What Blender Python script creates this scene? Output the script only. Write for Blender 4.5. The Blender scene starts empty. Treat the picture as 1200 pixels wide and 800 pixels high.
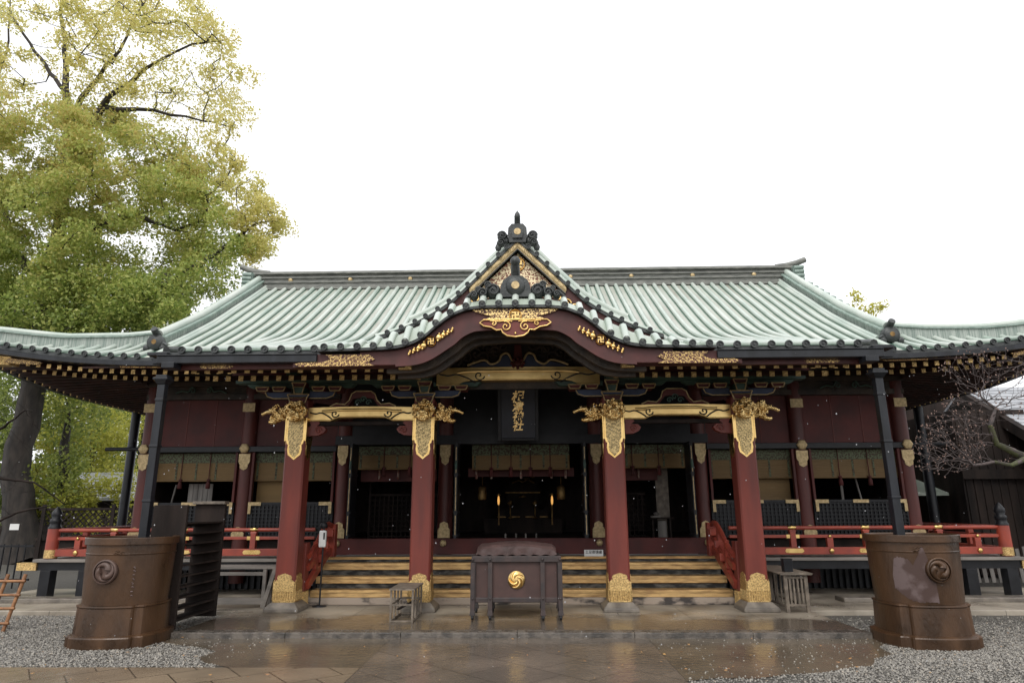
import bpy, bmesh, math, random
import numpy as np
from mathutils import Vector, Matrix
random.seed(7); RNG = np.random.default_rng(11)
R = math.radians
scene = bpy.context.scene
COL = scene.collection

# ------------------------------------------------------------------ camera
CAM_H = 1.78
PITCH, ROLL, YAW = R(14.2), R(.25), R(1.4)
FPX = 775.0
cam_pos = Vector((.19, 0, CAM_H))
fwd = Vector((-math.sin(YAW)*math.cos(PITCH), math.cos(YAW)*math.cos(PITCH), math.sin(PITCH)))
rt0 = Vector((math.cos(YAW), math.sin(YAW), 0)); up0 = rt0.cross(fwd)
rgt = rt0*math.cos(ROLL)-up0*math.sin(ROLL); upv = up0*math.cos(ROLL)+rt0*math.sin(ROLL)
cam = bpy.data.cameras.new('camera'); camo = bpy.data.objects.new('camera', cam); COL.objects.link(camo)
cam.sensor_width = 36; cam.lens = FPX/1200*36; cam.clip_end = 2000; cam.clip_start = .05
M3 = Matrix((rgt, upv, -fwd)).transposed(); camo.matrix_world = Matrix.Translation(cam_pos) @ M3.to_4x4()
scene.camera = camo
def at(px, py, Y):                                   # photo pixel -> point of the place on the plane at distance Y
    r = fwd + rgt*((px-600)/FPX) + upv*((400-py)/FPX)
    return cam_pos + r*(Y/r.y)

# ------------------------------------------------------------------ sky, sun, exposure
w = bpy.data.worlds.new('World'); scene.world = w; w.use_nodes = True
nt = w.node_tree; bgn = nt.nodes['Background']
sky = nt.nodes.new('ShaderNodeTexSky'); sky.sky_type = 'NISHITA'; sky.sun_disc = False
sky.sun_elevation = R(50); sky.sun_rotation = R(150); sky.dust_density = 6; sky.air_density = 1.0
mixs = nt.nodes.new('ShaderNodeMix'); mixs.data_type = 'RGBA'; mixs.inputs[0].default_value = .90
nt.links.new(sky.outputs[0], mixs.inputs[6]); mixs.inputs[7].default_value = (9.6, 9.7, 9.9, 1)   # cloud deck: even white over the blue
nt.links.new(mixs.outputs[2], bgn.inputs[0]); bgn.inputs[1].default_value = .10
sd = bpy.data.lights.new('sun', 'SUN'); sd.energy = .9; sd.angle = R(25); sd.color = (1, .97, .92)
so = bpy.data.objects.new('sun', sd); COL.objects.link(so); so.location = (0, -20, 40)
so.rotation_euler = (R(40), 0, R(-20))
scene.view_settings.view_transform = 'Standard'; scene.view_settings.look = 'None'
scene.view_settings.gamma = 1; scene.view_settings.use_curve_mapping = False
scene.view_settings.exposure = .66
scene.cycles.max_bounces = 6; scene.cycles.diffuse_bounces = 3; scene.cycles.glossy_bounces = 3
scene.cycles.transparent_max_bounces = 4; scene.cycles.caustics_reflective = False; scene.cycles.caustics_refractive = False

# ------------------------------------------------------------------ materials
def mat(name, c1, c2=None, rough=.6, metal=0, scale=4, detail=4, bump=0, bscale=None, stretch=(1,1,1), fac=(.35,.65), spec=.5, r2=None, coat=0, distort=0):
    m = bpy.data.materials.new(name); m.use_nodes = True; t = m.node_tree; b = t.nodes['Principled BSDF']
    b.inputs['Roughness'].default_value = rough; b.inputs['Metallic'].default_value = metal
    b.inputs['Specular IOR Level'].default_value = spec
    if coat: b.inputs['Coat Weight'].default_value = coat; b.inputs['Coat Roughness'].default_value = .15
    c2 = c2 or tuple(x*.7 for x in c1)
    tc = t.nodes.new('ShaderNodeTexCoord'); mp = t.nodes.new('ShaderNodeMapping'); mp.inputs['Scale'].default_value = stretch
    t.links.new(tc.outputs['Object'], mp.inputs[0])
    n = t.nodes.new('ShaderNodeTexNoise'); n.inputs['Scale'].default_value = scale; n.inputs['Detail'].default_value = detail; n.inputs['Distortion'].default_value = distort
    t.links.new(mp.outputs[0], n.inputs[0])
    r = t.nodes.new('ShaderNodeValToRGB'); r.color_ramp.elements[0].position = fac[0]; r.color_ramp.elements[1].position = fac[1]
    r.color_ramp.elements[0].color = (*c2, 1); r.color_ramp.elements[1].color = (*c1, 1)
    t.links.new(n.outputs[0], r.inputs[0]); t.links.new(r.outputs[0], b.inputs['Base Color'])
    if r2 is not None:
        mr = t.nodes.new('ShaderNodeMapRange'); mr.inputs[1].default_value = fac[0]; mr.inputs[2].default_value = fac[1]
        mr.inputs[3].default_value = r2; mr.inputs[4].default_value = rough
        t.links.new(n.outputs[0], mr.inputs[0]); t.links.new(mr.outputs[0], b.inputs['Roughness'])
    if bump:
        n2 = t.nodes.new('ShaderNodeTexNoise'); n2.inputs['Scale'].default_value = bscale or scale*6; n2.inputs['Detail'].default_value = 5
        t.links.new(mp.outputs[0], n2.inputs[0])
        bp = t.nodes.new('ShaderNodeBump'); bp.inputs['Strength'].default_value = bump; bp.inputs['Distance'].default_value = .02
        t.links.new(n2.outputs[0], bp.inputs['Height']); t.links.new(bp.outputs[0], b.inputs['Normal'])
    return m
M = {}
M['copper_pan'] = mat('copper_pan', (.44,.50,.43), (.30,.34,.28), .36, 0, 1.1, 6, .15, 18, (1,.35,.35), (.30,.62), r2=.3)
M['copper_rib'] = mat('copper_rib', (.53,.565,.515), (.33,.41,.355), .33, 0, 2.2, 5, .1, 30, (1,.5,.5), (.25,.7), r2=.28)
M['copper_green'] = mat('copper_green', (.30,.37,.33), (.17,.235,.20), .45, 0, 3, 6, .25, 30, (3,3,1))
M['copper_dark'] = mat('copper_dark', (.05,.055,.053), (.017,.02,.02), .42, 0, 5, 6, .4, 30)
# pans between the tile rows: shade painted in dark green along each row's foot
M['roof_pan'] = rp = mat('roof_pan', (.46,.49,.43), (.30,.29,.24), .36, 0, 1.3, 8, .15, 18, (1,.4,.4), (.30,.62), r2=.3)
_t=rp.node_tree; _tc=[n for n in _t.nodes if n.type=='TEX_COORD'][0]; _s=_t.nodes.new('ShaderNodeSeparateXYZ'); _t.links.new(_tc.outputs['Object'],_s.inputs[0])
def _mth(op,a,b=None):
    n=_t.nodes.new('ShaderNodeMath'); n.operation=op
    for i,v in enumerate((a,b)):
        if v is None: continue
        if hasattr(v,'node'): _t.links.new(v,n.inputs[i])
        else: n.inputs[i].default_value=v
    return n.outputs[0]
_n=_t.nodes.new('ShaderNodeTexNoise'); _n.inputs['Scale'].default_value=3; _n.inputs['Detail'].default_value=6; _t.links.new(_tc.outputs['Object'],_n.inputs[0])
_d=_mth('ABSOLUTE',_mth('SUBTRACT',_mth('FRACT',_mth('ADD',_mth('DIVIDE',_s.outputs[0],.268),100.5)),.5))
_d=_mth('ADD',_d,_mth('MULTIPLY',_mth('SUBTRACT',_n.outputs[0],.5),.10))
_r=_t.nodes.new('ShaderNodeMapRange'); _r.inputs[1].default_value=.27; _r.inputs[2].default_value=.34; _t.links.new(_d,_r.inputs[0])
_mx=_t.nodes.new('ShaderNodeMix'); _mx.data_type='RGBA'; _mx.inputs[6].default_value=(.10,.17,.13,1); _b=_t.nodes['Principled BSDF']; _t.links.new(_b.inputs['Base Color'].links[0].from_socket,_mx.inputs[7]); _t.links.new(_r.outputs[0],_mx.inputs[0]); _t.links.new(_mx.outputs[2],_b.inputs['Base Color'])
M['ridge_side'] = mat('ridge_side', (.36,.40,.36), (.19,.24,.21), .42, 0, 7, 3, .3, 30, (6,6,.2), (.4,.6))
M['ridge_grey'] = mat('ridge_grey', (.22,.22,.195), (.10,.105,.095), .5, 0, 4, 5, .3, 40, (1,1,6))
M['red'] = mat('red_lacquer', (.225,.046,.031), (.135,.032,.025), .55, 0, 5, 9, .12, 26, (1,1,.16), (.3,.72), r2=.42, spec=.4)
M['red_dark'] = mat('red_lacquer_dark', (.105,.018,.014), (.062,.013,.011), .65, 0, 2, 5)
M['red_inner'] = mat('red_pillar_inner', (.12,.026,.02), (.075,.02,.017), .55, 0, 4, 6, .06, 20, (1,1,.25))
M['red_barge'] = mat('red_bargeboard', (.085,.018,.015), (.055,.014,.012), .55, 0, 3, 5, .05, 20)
M['red_rail'] = mat('red_rail', (.36,.062,.034), (.24,.046,.032), .42, 0, 4, 6, .05, 30)
M['black'] = mat('black_lacquer', (.013,.014,.017), (.007,.007,.009), .45, 0, 5, 5, .05, 20, spec=.35)
M['black_pipe'] = mat('black_pipe', (.015,.017,.022), (.005,.006,.008), .42, 0, 6, 5, .15, 15, (1,1,.3), spec=.4)
M['gold'] = mat('gold', (.86,.60,.24), (.62,.40,.14), .33, 1, 6, 4, .1, 60, r2=.25)
M['gold_bright'] = mat('gold_leaf', (.95,.70,.32), (.62,.38,.13), .3, .9, 12, 5, .25, 50, r2=.2)
M['gold_old'] = mat('old_gold', (.30,.19,.07), (.14,.08,.03), .5, .7, 8, 4, .2, 60)
M['gold_rough'] = mat('gold_worn', (.86,.62,.27), (.40,.25,.10), .4, .8, 42, 5, .6, 140)
M['gold_beam'] = mat('gold_beam', (.84,.60,.25), (.60,.40,.15), .33, .8, 3, 5, .06, 20)
M['gold_pale'] = mat('gold_pale', (.60,.46,.25), (.38,.28,.14), .5, .4, 20, 5, .3, 90)
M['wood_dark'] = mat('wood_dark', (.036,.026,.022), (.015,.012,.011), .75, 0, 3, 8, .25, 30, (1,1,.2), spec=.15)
M['wood_grey'] = mat('wood_weathered', (.28,.25,.22), (.13,.12,.11), .7, 0, 5, 6, .3, 30, (.2,1,1))
M['wood_stand'] = mat('wood_stand', (.22,.18,.14), (.11,.09,.07), .6, 0, 9, 6, .3, 30)
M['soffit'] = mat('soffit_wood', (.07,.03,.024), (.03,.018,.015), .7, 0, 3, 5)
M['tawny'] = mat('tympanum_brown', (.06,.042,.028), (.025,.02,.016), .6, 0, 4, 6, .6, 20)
M['stone'] = mat('stone', (.23,.20,.165), (.11,.095,.08), .55, 0, 5, 8, .3, 60, r2=.3)
M['stone_riser'] = mat('stone_riser', (.42,.34,.27), (.06,.05,.045), .6, 0, 3.2, 8, .3, 50, (1,1,2), (.38,.5))
M['riser'] = mat('weathered_riser', (.16,.15,.13), (.012,.012,.012), .7, 0, 5, 8, .3, 30, (1,1,2.5), (.42,.7))
M['step_gold'] = mat('step_nosing', (.72,.47,.2), (.36,.21,.09), .38, .55, 4, 7, .2, 40, (1,1,5), (.3,.6))
M['bronze'] = mat('bronze', (.095,.047,.021), (.034,.019,.011), .5, .15, 2.6, 10, .25, 26, (1.2,1.2,.5), (.3,.72), r2=.22, spec=.45)
M['bronze_bare'] = mat('bronze_purple', (.12,.075,.06), (.07,.042,.033), .5, .1, 5, 6, .05, 20)
M['box_paint'] = mat('box_paint', (.085,.048,.042), (.06,.036,.032), .5, 0, 4, 7, .06, 25, spec=.35)
M['box_iron'] = mat('box_iron', (.062,.042,.038), (.036,.030,.030), .5, .1, 7, 5, .1, 30)
M['tarp'] = mat('tarp', (.10,.060,.055), (.06,.037,.034), .45, 0, 4, 6, .5, 9)
M['bamboo'] = mat('bamboo_blind', (.24,.15,.055), (.16,.10,.04), .7, 0, 2, 4, .5, 90, (.02,1,1))
M['valance'] = mat('valance', (.10,.125,.065), (.045,.028,.014), .7, 0, 26, 3, 0, None, (1,1,1), (.46,.52))
M['green_paint'] = mat('green_paint', (.06,.12,.09), (.04,.07,.06), .6)
M['blue_paint'] = mat('blue_paint', (.05,.07,.13), (.03,.04,.07), .6)
M['navy'] = mat('navy_board', (.016,.02,.035), (.012,.014,.022), .5)
M['white'] = mat('white_plastic', (.78,.78,.76), (.7,.7,.68), .4)
M['ink'] = mat('black_ink', (.02,.02,.02), (.015,.015,.015), .6)
M['cord'] = mat('red_cord', (.10,.018,.016), (.05,.014,.012), .8)
M['bark'] = mat('bark', (.045,.036,.03), (.018,.015,.013), .85, 0, 6, 8, .8, 20, (1,1,.3))
M['bark_grey'] = mat('bark_plum', (.115,.088,.082), (.05,.04,.038), .8, 0, 10, 6, .5, 40)
M['moss_bark'] = mat('mossy_bark', (.085,.095,.03), (.04,.035,.028), .9, 0, 8, 6, .6, 40)
M['roof_grey'] = mat('roof_tile_grey', (.44,.45,.47), (.26,.27,.29), .3, 0, 3, 5)
M['rust'] = mat('rusty_bamboo', (.36,.17,.07), (.2,.09,.04), .6, 0, 12, 6, .3, 40)
M['tassel'] = mat('tassel', (.5,.42,.35), (.3,.1,.08), .8, 0, 20)
M['plank_grey'] = mat('pale_plank', (.24,.22,.2), (.12,.11,.1), .7, 0, 8, 5, .2, 30, (1,1,.1))

def filigree(name, gold, ground, scale=22, metal=.85, thr=.5):
    m = bpy.data.materials.new(name); m.use_nodes = True; t = m.node_tree; b = t.nodes['Principled BSDF']
    tc = t.nodes.new('ShaderNodeTexCoord')
    v = t.nodes.new('ShaderNodeTexWave'); v.wave_type = 'RINGS'; v.rings_direction = 'SPHERICAL'; v.inputs['Scale'].default_value = scale*.28
    v.inputs['Distortion'].default_value = 9; v.inputs['Detail'].default_value = 2; v.inputs['Detail Scale'].default_value = 3.2
    t.links.new(tc.outputs['Object'], v.inputs[0])
    r = t.nodes.new('ShaderNodeValToRGB'); r.color_ramp.elements[0].position = thr-.08; r.color_ramp.elements[1].position = thr+.08
    t.links.new(v.outputs['Fac'], r.inputs[0])
    mx = t.nodes.new('ShaderNodeMix'); mx.data_type = 'RGBA'; mx.inputs[6].default_value = (*ground, 1); mx.inputs[7].default_value = (*gold, 1)
    t.links.new(r.outputs[0], mx.inputs[0]); t.links.new(mx.outputs[2], b.inputs['Base Color'])
    mm = t.nodes.new('ShaderNodeMath'); mm.operation = 'MULTIPLY'; mm.inputs[1].default_value = metal
    t.links.new(r.outputs[0], mm.inputs[0]); t.links.new(mm.outputs[0], b.inputs['Metallic'])
    b.inputs['Roughness'].default_value = .42
    bp = t.nodes.new('ShaderNodeBump'); bp.inputs['Strength'].default_value = .6; bp.inputs['Distance'].default_value = .01
    t.links.new(r.outputs[0], bp.inputs['Height']); t.links.new(bp.outputs[0], b.inputs['Normal'])
    return m
M['filigree'] = filigree('gold_filigree', (.85,.62,.28), (.10,.03,.02), 34, thr=.42)
M['filigree_lace'] = filigree('gold_lace', (.72,.50,.2), (.09,.022,.018), 48, .7, thr=.60)
M['filigree_grey'] = filigree('silver_filigree', (.80,.60,.28), (.30,.21,.09), 60, .6, thr=.34)
M['filigree_gable'] = filigree('gable_filigree', (.80,.66,.42), (.22,.05,.03), 26, .5, thr=.35)

def emis(name, col, s):
    m = bpy.data.materials.new(name); m.use_nodes = True; b = m.node_tree.nodes['Principled BSDF']
    b.inputs['Base Color'].default_value = (*col, 1); b.inputs['Emission Color'].default_value = (*col, 1); b.inputs['Emission Strength'].default_value = s
    return m
M['flame'] = emis('lamp_glow', (1,.5,.13), .45)

def leafmat(name, cols, trans=.4):
    m = bpy.data.materials.new(name); m.use_nodes = True; t = m.node_tree; b = t.nodes['Principled BSDF']
    b.inputs['Roughness'].default_value = .5
    at_ = t.nodes.new('ShaderNodeAttribute'); at_.attribute_name = 'tint'
    r = t.nodes.new('ShaderNodeValToRGB'); els = r.color_ramp.elements
    els[0].position = 0; els[0].color = (*cols[0], 1); els[1].position = 1; els[1].color = (*cols[-1], 1)
    for i, c in enumerate(cols[1:-1]):
        e = els.new((i+1)/(len(cols)-1)); e.color = (*c, 1)
    t.links.new(at_.outputs['Fac'], r.inputs[0]); t.links.new(r.outputs[0], b.inputs['Base Color'])
    tr = t.nodes.new('ShaderNodeBsdfTranslucent'); t.links.new(r.outputs[0], tr.inputs[0])
    ms = t.nodes.new('ShaderNodeMixShader'); ms.inputs[0].default_value = trans
    out = t.nodes['Material Output']
    t.links.new(b.outputs[0], ms.inputs[1]); t.links.new(tr.outputs[0], ms.inputs[2]); t.links.new(ms.outputs[0], out.inputs[0])
    return m
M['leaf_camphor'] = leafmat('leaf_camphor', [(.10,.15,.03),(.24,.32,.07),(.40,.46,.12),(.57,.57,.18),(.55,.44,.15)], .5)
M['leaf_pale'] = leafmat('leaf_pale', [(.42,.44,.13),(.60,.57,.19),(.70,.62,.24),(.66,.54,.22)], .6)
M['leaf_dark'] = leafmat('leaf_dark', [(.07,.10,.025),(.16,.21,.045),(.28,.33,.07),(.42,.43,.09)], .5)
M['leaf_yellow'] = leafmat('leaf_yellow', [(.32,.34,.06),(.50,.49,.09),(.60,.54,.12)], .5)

# ------------------------------------------------------------------ mesh builder
class MB:
    def __init__(s): s.v=[]; s.f=[]; s.m=[]; s.s=[]; s.pc=[]
    def add(s, V, F, m=0, sm=False):
        o = len(s.v); s.v += [tuple(p) for p in V]; s.pc.append((o,len(s.v),len(s.f),len(s.f)+len(F)))
        for f in F: s.f.append([i+o for i in f]); s.m.append(m); s.s.append(sm)
        return s
    def box(s, x0,x1,y0,y1,z0,z1, m=0):
        V=[(x,y,z) for z in (z0,z1) for y in (y0,y1) for x in (x0,x1)]
        return s.add(V,[(0,2,3,1),(4,5,7,6),(0,1,5,4),(2,6,7,3),(0,4,6,2),(1,3,7,5)],m)
    def hexa(s, V, m=0):       # 8 corners ordered like box
        return s.add(V,[(0,2,3,1),(4,5,7,6),(0,1,5,4),(2,6,7,3),(0,4,6,2),(1,3,7,5)],m)
    def obox(s, c, d, rot=None, m=0):
        rm = rot or Matrix.Identity(3); c=Vector(c)
        V=[c+rm@Vector((sx*d[0]/2,sy*d[1]/2,sz*d[2]/2)) for sz in (-1,1) for sy in (-1,1) for sx in (-1,1)]
        return s.hexa(V,m)
    def bar(s, a, b, w, h, m=0, up=(0,0,1)):
        a=Vector(a); b=Vector(b); d=(b-a).normalized(); sd_=d.cross(Vector(up))
        if sd_.length<1e-4: sd_=d.cross(Vector((0,1,0)))
        sd_.normalize(); u=sd_.cross(d)
        V=[p+sd_*sx*w/2+u*sz*h/2 for sz in (-1,1) for p in (a,b) for sx in (-1,1)]
        return s.hexa(V,m)
    def tube(s, P, r, n=8, m=0, caps=True, sm=True):
        P=[Vector(p) for p in P]; rr = r if hasattr(r,'__len__') else [r]*len(P)
        V=[]; F=[]; prev=None
        for i,p in enumerate(P):
            d=(P[min(i+1,len(P)-1)]-P[max(i-1,0)])
            d = d.normalized() if d.length>1e-9 else Vector((0,0,1))
            if prev is None:
                a = d.cross(Vector((0,0,1)))
                if a.length<.05: a=d.cross(Vector((0,1,0)))
            else: a = prev - d*prev.dot(d)
            a.normalize(); prev=a; b=d.cross(a)
            for k in range(n):
                t=2*math.pi*k/n; V.append(p+(a*math.cos(t)+b*math.sin(t))*rr[i])
        for i in range(len(P)-1):
            for k in range(n):
                k2=(k+1)%n; F.append((i*n+k,i*n+k2,(i+1)*n+k2,(i+1)*n+k))
        s.add(V,F,m,sm)
        if caps:
            s.add([V[k] for k in range(n)],[tuple(range(n))[::-1]],m); s.add([V[-n+k] for k in range(n)],[tuple(range(n))],m)
        return s
    def prism(s, pts, a, b, axis='y', m=0):
        n=len(pts)
        def P(p,t): return {'y':(p[0],t,p[1]),'x':(t,p[0],p[1]),'z':(p[0],p[1],t)}[axis]
        V=[P(p,a) for p in pts]+[P(p,b) for p in pts]
        F=[tuple(range(n)),tuple(range(2*n-1,n-1,-1))]+[(i,i+n,(i+1)%n+n,(i+1)%n) for i in range(n)]
        return s.add(V,F,m)
    def band(s, top, bot, y0, y1, m=0):     # top/bot: lists of (x,z); slab between y0,y1
        n=len(top); V=[]
        for y in (y0,y1):
            V+=[(p[0],y,p[1]) for p in top]+[(p[0],y,p[1]) for p in bot]
        F=[]
        for i in range(n-1):
            F+=[(i,i+1,n+i+1,n+i),(2*n+i,3*n+i,3*n+i+1,2*n+i+1),(i,2*n+i,2*n+i+1,i+1),(n+i,n+i+1,3*n+i+1,3*n+i)]
        F+=[(0,n,3*n,2*n),(n-1,3*n-1,4*n-1,2*n-1)]
        return s.add(V,F,m)
    def sweep(s, P, a0,a1,b0,b1, m=0, side='y'):  # rectangle swept along points: offsets along side axis and z
        n=len(P); V=[]
        for p in P:
            for a,b in ((a0,b0),(a1,b0),(a1,b1),(a0,b1)):
                V.append((p[0],p[1]+a,p[2]+b) if side=='y' else (p[0]+a,p[1],p[2]+b))
        F=[]
        for i in range(n-1):
            for k in range(4):
                k2=(k+1)%4; F.append((i*4+k,i*4+k2,(i+1)*4+k2,(i+1)*4+k))
        F+=[(3,2,1,0),(n*4-4,n*4-3,n*4-2,n*4-1)]
        return s.add(V,F,m)
    def grid(s, rows, m=0, sm=True):
        n=len(rows[0]); V=[p for r_ in rows for p in r_]
        F=[(i*n+j,i*n+j+1,(i+1)*n+j+1,(i+1)*n+j) for i in range(len(rows)-1) for j in range(n-1)]
        return s.add(V,F,m,sm)
    def lathe(s, prof, c=(0,0,0), n=24, m=0, axis='z', sm=True):
        V=[]; 
        for r_,h in prof:
            for k in range(n):
                t=2*math.pi*k/n; x=r_*math.cos(t); y=r_*math.sin(t)
                V.append({'z':(c[0]+x,c[1]+y,c[2]+h),'y':(c[0]+x,c[1]+h,c[2]+y),'x':(c[0]+h,c[1]+x,c[2]+y)}[axis])
        F=[(i*n+k,i*n+(k+1)%n,(i+1)*n+(k+1)%n,(i+1)*n+k) for i in range(len(prof)-1) for k in range(n)]
        s.add(V,F,m,sm)
        if abs(prof[0][1]-prof[-1][1])>1e-5:
            if prof[0][0]>1e-4: s.add(V[:n],[tuple(range(n))[::-1]],m)
            if prof[-1][0]>1e-4: s.add(V[-n:],[tuple(range(n))],m)
        return s
    def ball(s, c, r, sc=(1,1,1), n=8, m=0):
        V=[];F=[]
        for i in range(n//2+1):
            ph=math.pi*i/(n//2)
            for k in range(n):
                t=2*math.pi*k/n; V.append((c[0]+r*sc[0]*math.sin(ph)*math.cos(t),c[1]+r*sc[1]*math.sin(ph)*math.sin(t),c[2]+r*sc[2]*math.cos(ph)))
        for i in range(n//2):
            for k in range(n): F.append((i*n+k,(i+1)*n+k,(i+1)*n+(k+1)%n,i*n+(k+1)%n))
        return s.add(V,F,m,True)
    def clusters(s, gap=.3):
        n=len(s.pc); A=np.array(s.v); B=[(A[a:b].min(0),A[a:b].max(0)) for a,b,_,_ in s.pc]; lo=np.array([b[0] for b in B]); hi=np.array([b[1] for b in B]); lab=-np.ones(n,int); c=0
        for i in range(n):
            if lab[i]>=0: continue
            st=[i]; lab[i]=c
            while st:
                k=st.pop(); near=np.where((lab<0)&np.all((lo<=hi[k]+gap)&(hi>=lo[k]-gap),axis=1))[0]
                lab[near]=c; st+=list(near)
            c+=1
        return lab,c
    def build(s, name, mats, parent=None, bevel=0, loc=None, split=True):
        if split and parent is not None and 1<len(s.pc)<1500:
            lab,c=s.clusters()
            if 1<c<=40:
                first=None
                for q in range(c):
                    m=MB()
                    for i in np.where(lab==q)[0]:
                        a,b,f0,f1=s.pc[i]
                        for fi in range(f0,f1): pass
                        o=len(m.v); m.v+=s.v[a:b]; m.pc.append((o,len(m.v),len(m.f),len(m.f)+f1-f0))
                        m.f+=[[k-a+o for k in f] for f in s.f[f0:f1]]; m.m+=s.m[f0:f1]; m.s+=s.s[f0:f1]
                    ob_=m.build(name,mats,parent,bevel,None,False); first=first or ob_
                return first
        me=bpy.data.meshes.new(name); me.from_pydata(s.v,[],s.f)
        for k in (mats if isinstance(mats,(list,tuple)) else [mats]): me.materials.append(M[k] if isinstance(k,str) else k)
        me.polygons.foreach_set('material_index', s.m); me.polygons.foreach_set('use_smooth', s.s)
        if len(s.v)<30000:
            bm=bmesh.new(); bm.from_mesh(me); bmesh.ops.recalc_face_normals(bm, faces=bm.faces); bm.to_mesh(me); bm.free()
        me.update(); o=bpy.data.objects.new(name,me); COL.objects.link(o)
        if parent is not None:
            o.parent=parent
            if parent.parent is None: o.matrix_parent_inverse=Matrix.Translation(-parent.location)
        if bevel:
            bv=o.modifiers.new('bevel','BEVEL'); bv.width=bevel; bv.segments=2; bv.limit_method='ANGLE'; bv.angle_limit=R(40)
        return o
def spiral(cx,cz,r0,turns,dirn=1,ph=0,n=22,y=0,r1=.12):
    return [(cx+dirn*(r0*(1-(1-r1)*i/n))*math.cos(ph+turns*2*math.pi*i/n),y,cz+(r0*(1-(1-r1)*i/n))*math.sin(ph+turns*2*math.pi*i/n)) for i in range(n+1)]
def tag(o,label=None,cat=None,group=None,kind=None):
    if label: o['label']=label
    if cat: o['category']=cat
    if group: o['group']=group
    if kind: o['kind']=kind
    return o
def empty(name,loc,label=None,cat=None,group=None):
    o=bpy.data.objects.new(name,None); COL.objects.link(o); o.location=loc; o.empty_display_size=.3
    return tag(o,label,cat,group)
def cr(pts, n=6):    # Catmull-Rom through 2-D points
    out=[]; P=[pts[0]]+list(pts)+[pts[-1]]
    for i in range(1,len(P)-2):
        for k in range(n):
            t=k/n; a,b,c,d=[np.array(P[i+j],float) for j in (-1,0,1,2)]
            out.append(tuple(.5*((2*b)+(-a+c)*t+(2*a-5*b+4*c-d)*t*t+(-a+3*b-3*c+d)*t**3)))
    out.append(tuple(pts[-1])); return out

# ================================================================== GROUND
def paving_mat(name, c1, c2, rough, wetr, ang, sx, sy, joint=.012, jcol=(.04,.035,.03), bump=.3, fac=(.35,.65)):
    m = bpy.data.materials.new(name); m.use_nodes = True; t = m.node_tree; b = t.nodes['Principled BSDF']; L = t.links.new
    tc = t.nodes.new('ShaderNodeTexCoord'); mp = t.nodes.new('ShaderNodeMapping'); mp.inputs['Rotation'].default_value = (0,0,ang)
    L(tc.outputs['Object'], mp.inputs[0])
    br = t.nodes.new('ShaderNodeTexBrick'); br.offset = .5; br.inputs['Scale'].default_value = 1; br.inputs['Brick Width'].default_value = sx; br.inputs['Row Height'].default_value = sy
    br.inputs['Mortar Size'].default_value = joint; br.inputs['Color1'].default_value = (1,1,1,1); br.inputs['Color2'].default_value = (.78,.78,.78,1); br.inputs['Mortar'].default_value = (0,0,0,1)
    L(mp.outputs[0], br.inputs[0])
    n = t.nodes.new('ShaderNodeTexNoise'); n.inputs['Scale'].default_value = 1.1; n.inputs['Detail'].default_value = 8; L(tc.outputs['Object'], n.inputs[0])
    r = t.nodes.new('ShaderNodeValToRGB'); r.color_ramp.elements[0].position = fac[0]; r.color_ramp.elements[1].position = fac[1]
    r.color_ramp.elements[0].color = (*c2,1); r.color_ramp.elements[1].color = (*c1,1); L(n.outputs[0], r.inputs[0])
    mu = t.nodes.new('ShaderNodeMix'); mu.data_type='RGBA'; mu.blend_type='MULTIPLY'; mu.inputs[0].default_value=.7
    L(r.outputs[0], mu.inputs[6]); L(br.outputs[0], mu.inputs[7])
    L(mu.outputs[2], b.inputs['Base Color'])
    mr = t.nodes.new('ShaderNodeMapRange'); mr.inputs[1].default_value=.36; mr.inputs[2].default_value=.68; mr.inputs[3].default_value=wetr; mr.inputs[4].default_value=rough
    n3 = t.nodes.new('ShaderNodeTexNoise'); n3.inputs['Scale'].default_value=.9; n3.inputs['Detail'].default_value=7; L(tc.outputs['Object'], n3.inputs[0])
    L(n3.outputs[0], mr.inputs[0]); L(mr.outputs[0], b.inputs['Roughness'])
    n2 = t.nodes.new('ShaderNodeTexNoise'); n2.inputs['Scale'].default_value=11; n2.inputs['Detail'].default_value=9; L(tc.outputs['Object'], n2.inputs[0])
    ad = t.nodes.new('ShaderNodeMath'); ad.operation='MULTIPLY_ADD'; ad.inputs[1].default_value=.5; L(br.outputs['Fac'], ad.inputs[0])
    ad.inputs[1].default_value=-.8; L(n2.outputs[0], ad.inputs[2])
    bp = t.nodes.new('ShaderNodeBump'); bp.inputs['Strength'].default_value=bump; bp.inputs['Distance'].default_value=.012
    L(ad.outputs[0], bp.inputs['Height']); L(bp.outputs[0], b.inputs['Normal'])
    b.inputs['Specular IOR Level'].default_value = .6
    return m
M['slabs'] = paving_mat('wet_slabs', (.19,.15,.115), (.115,.095,.075), .24, .05, R(45), .75, .75, .006, bump=.5, jcol=(.03,.03,.03))
M['pavers'] = paving_mat('brown_pavers', (.25,.19,.13), (.17,.13,.09), .38, .16, R(-38), .62, .62, .009, bump=.4)
M['wet_pave'] = paving_mat('wet_asphalt', (.155,.122,.085), (.10,.08,.058), .3, .06, 0, 9, 9, .001, bump=.45)
M['platform'] = plat = paving_mat('platform_stone', (.40,.35,.28), (.115,.092,.07), .55, .16, 0, 1.1, 1.4, .006, bump=.45, fac=(.36,.66))
_t=plat.node_tree; _r=[n for n in _t.nodes if n.type=='VALTORGB'][0]; _mr=[n for n in _t.nodes if n.type=='MAP_RANGE'][0]
_s=_t.nodes.new('ShaderNodeSeparateXYZ'); _t.links.new([n for n in _t.nodes if n.type=='TEX_COORD'][0].outputs['Object'],_s.inputs[0])
_m=_t.nodes.new('ShaderNodeMapRange'); _m.inputs[1].default_value=11.0; _m.inputs[2].default_value=11.95; _m.inputs[3].default_value=-.22; _m.inputs[4].default_value=.06; _t.links.new(_s.outputs[1],_m.inputs[0])
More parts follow.
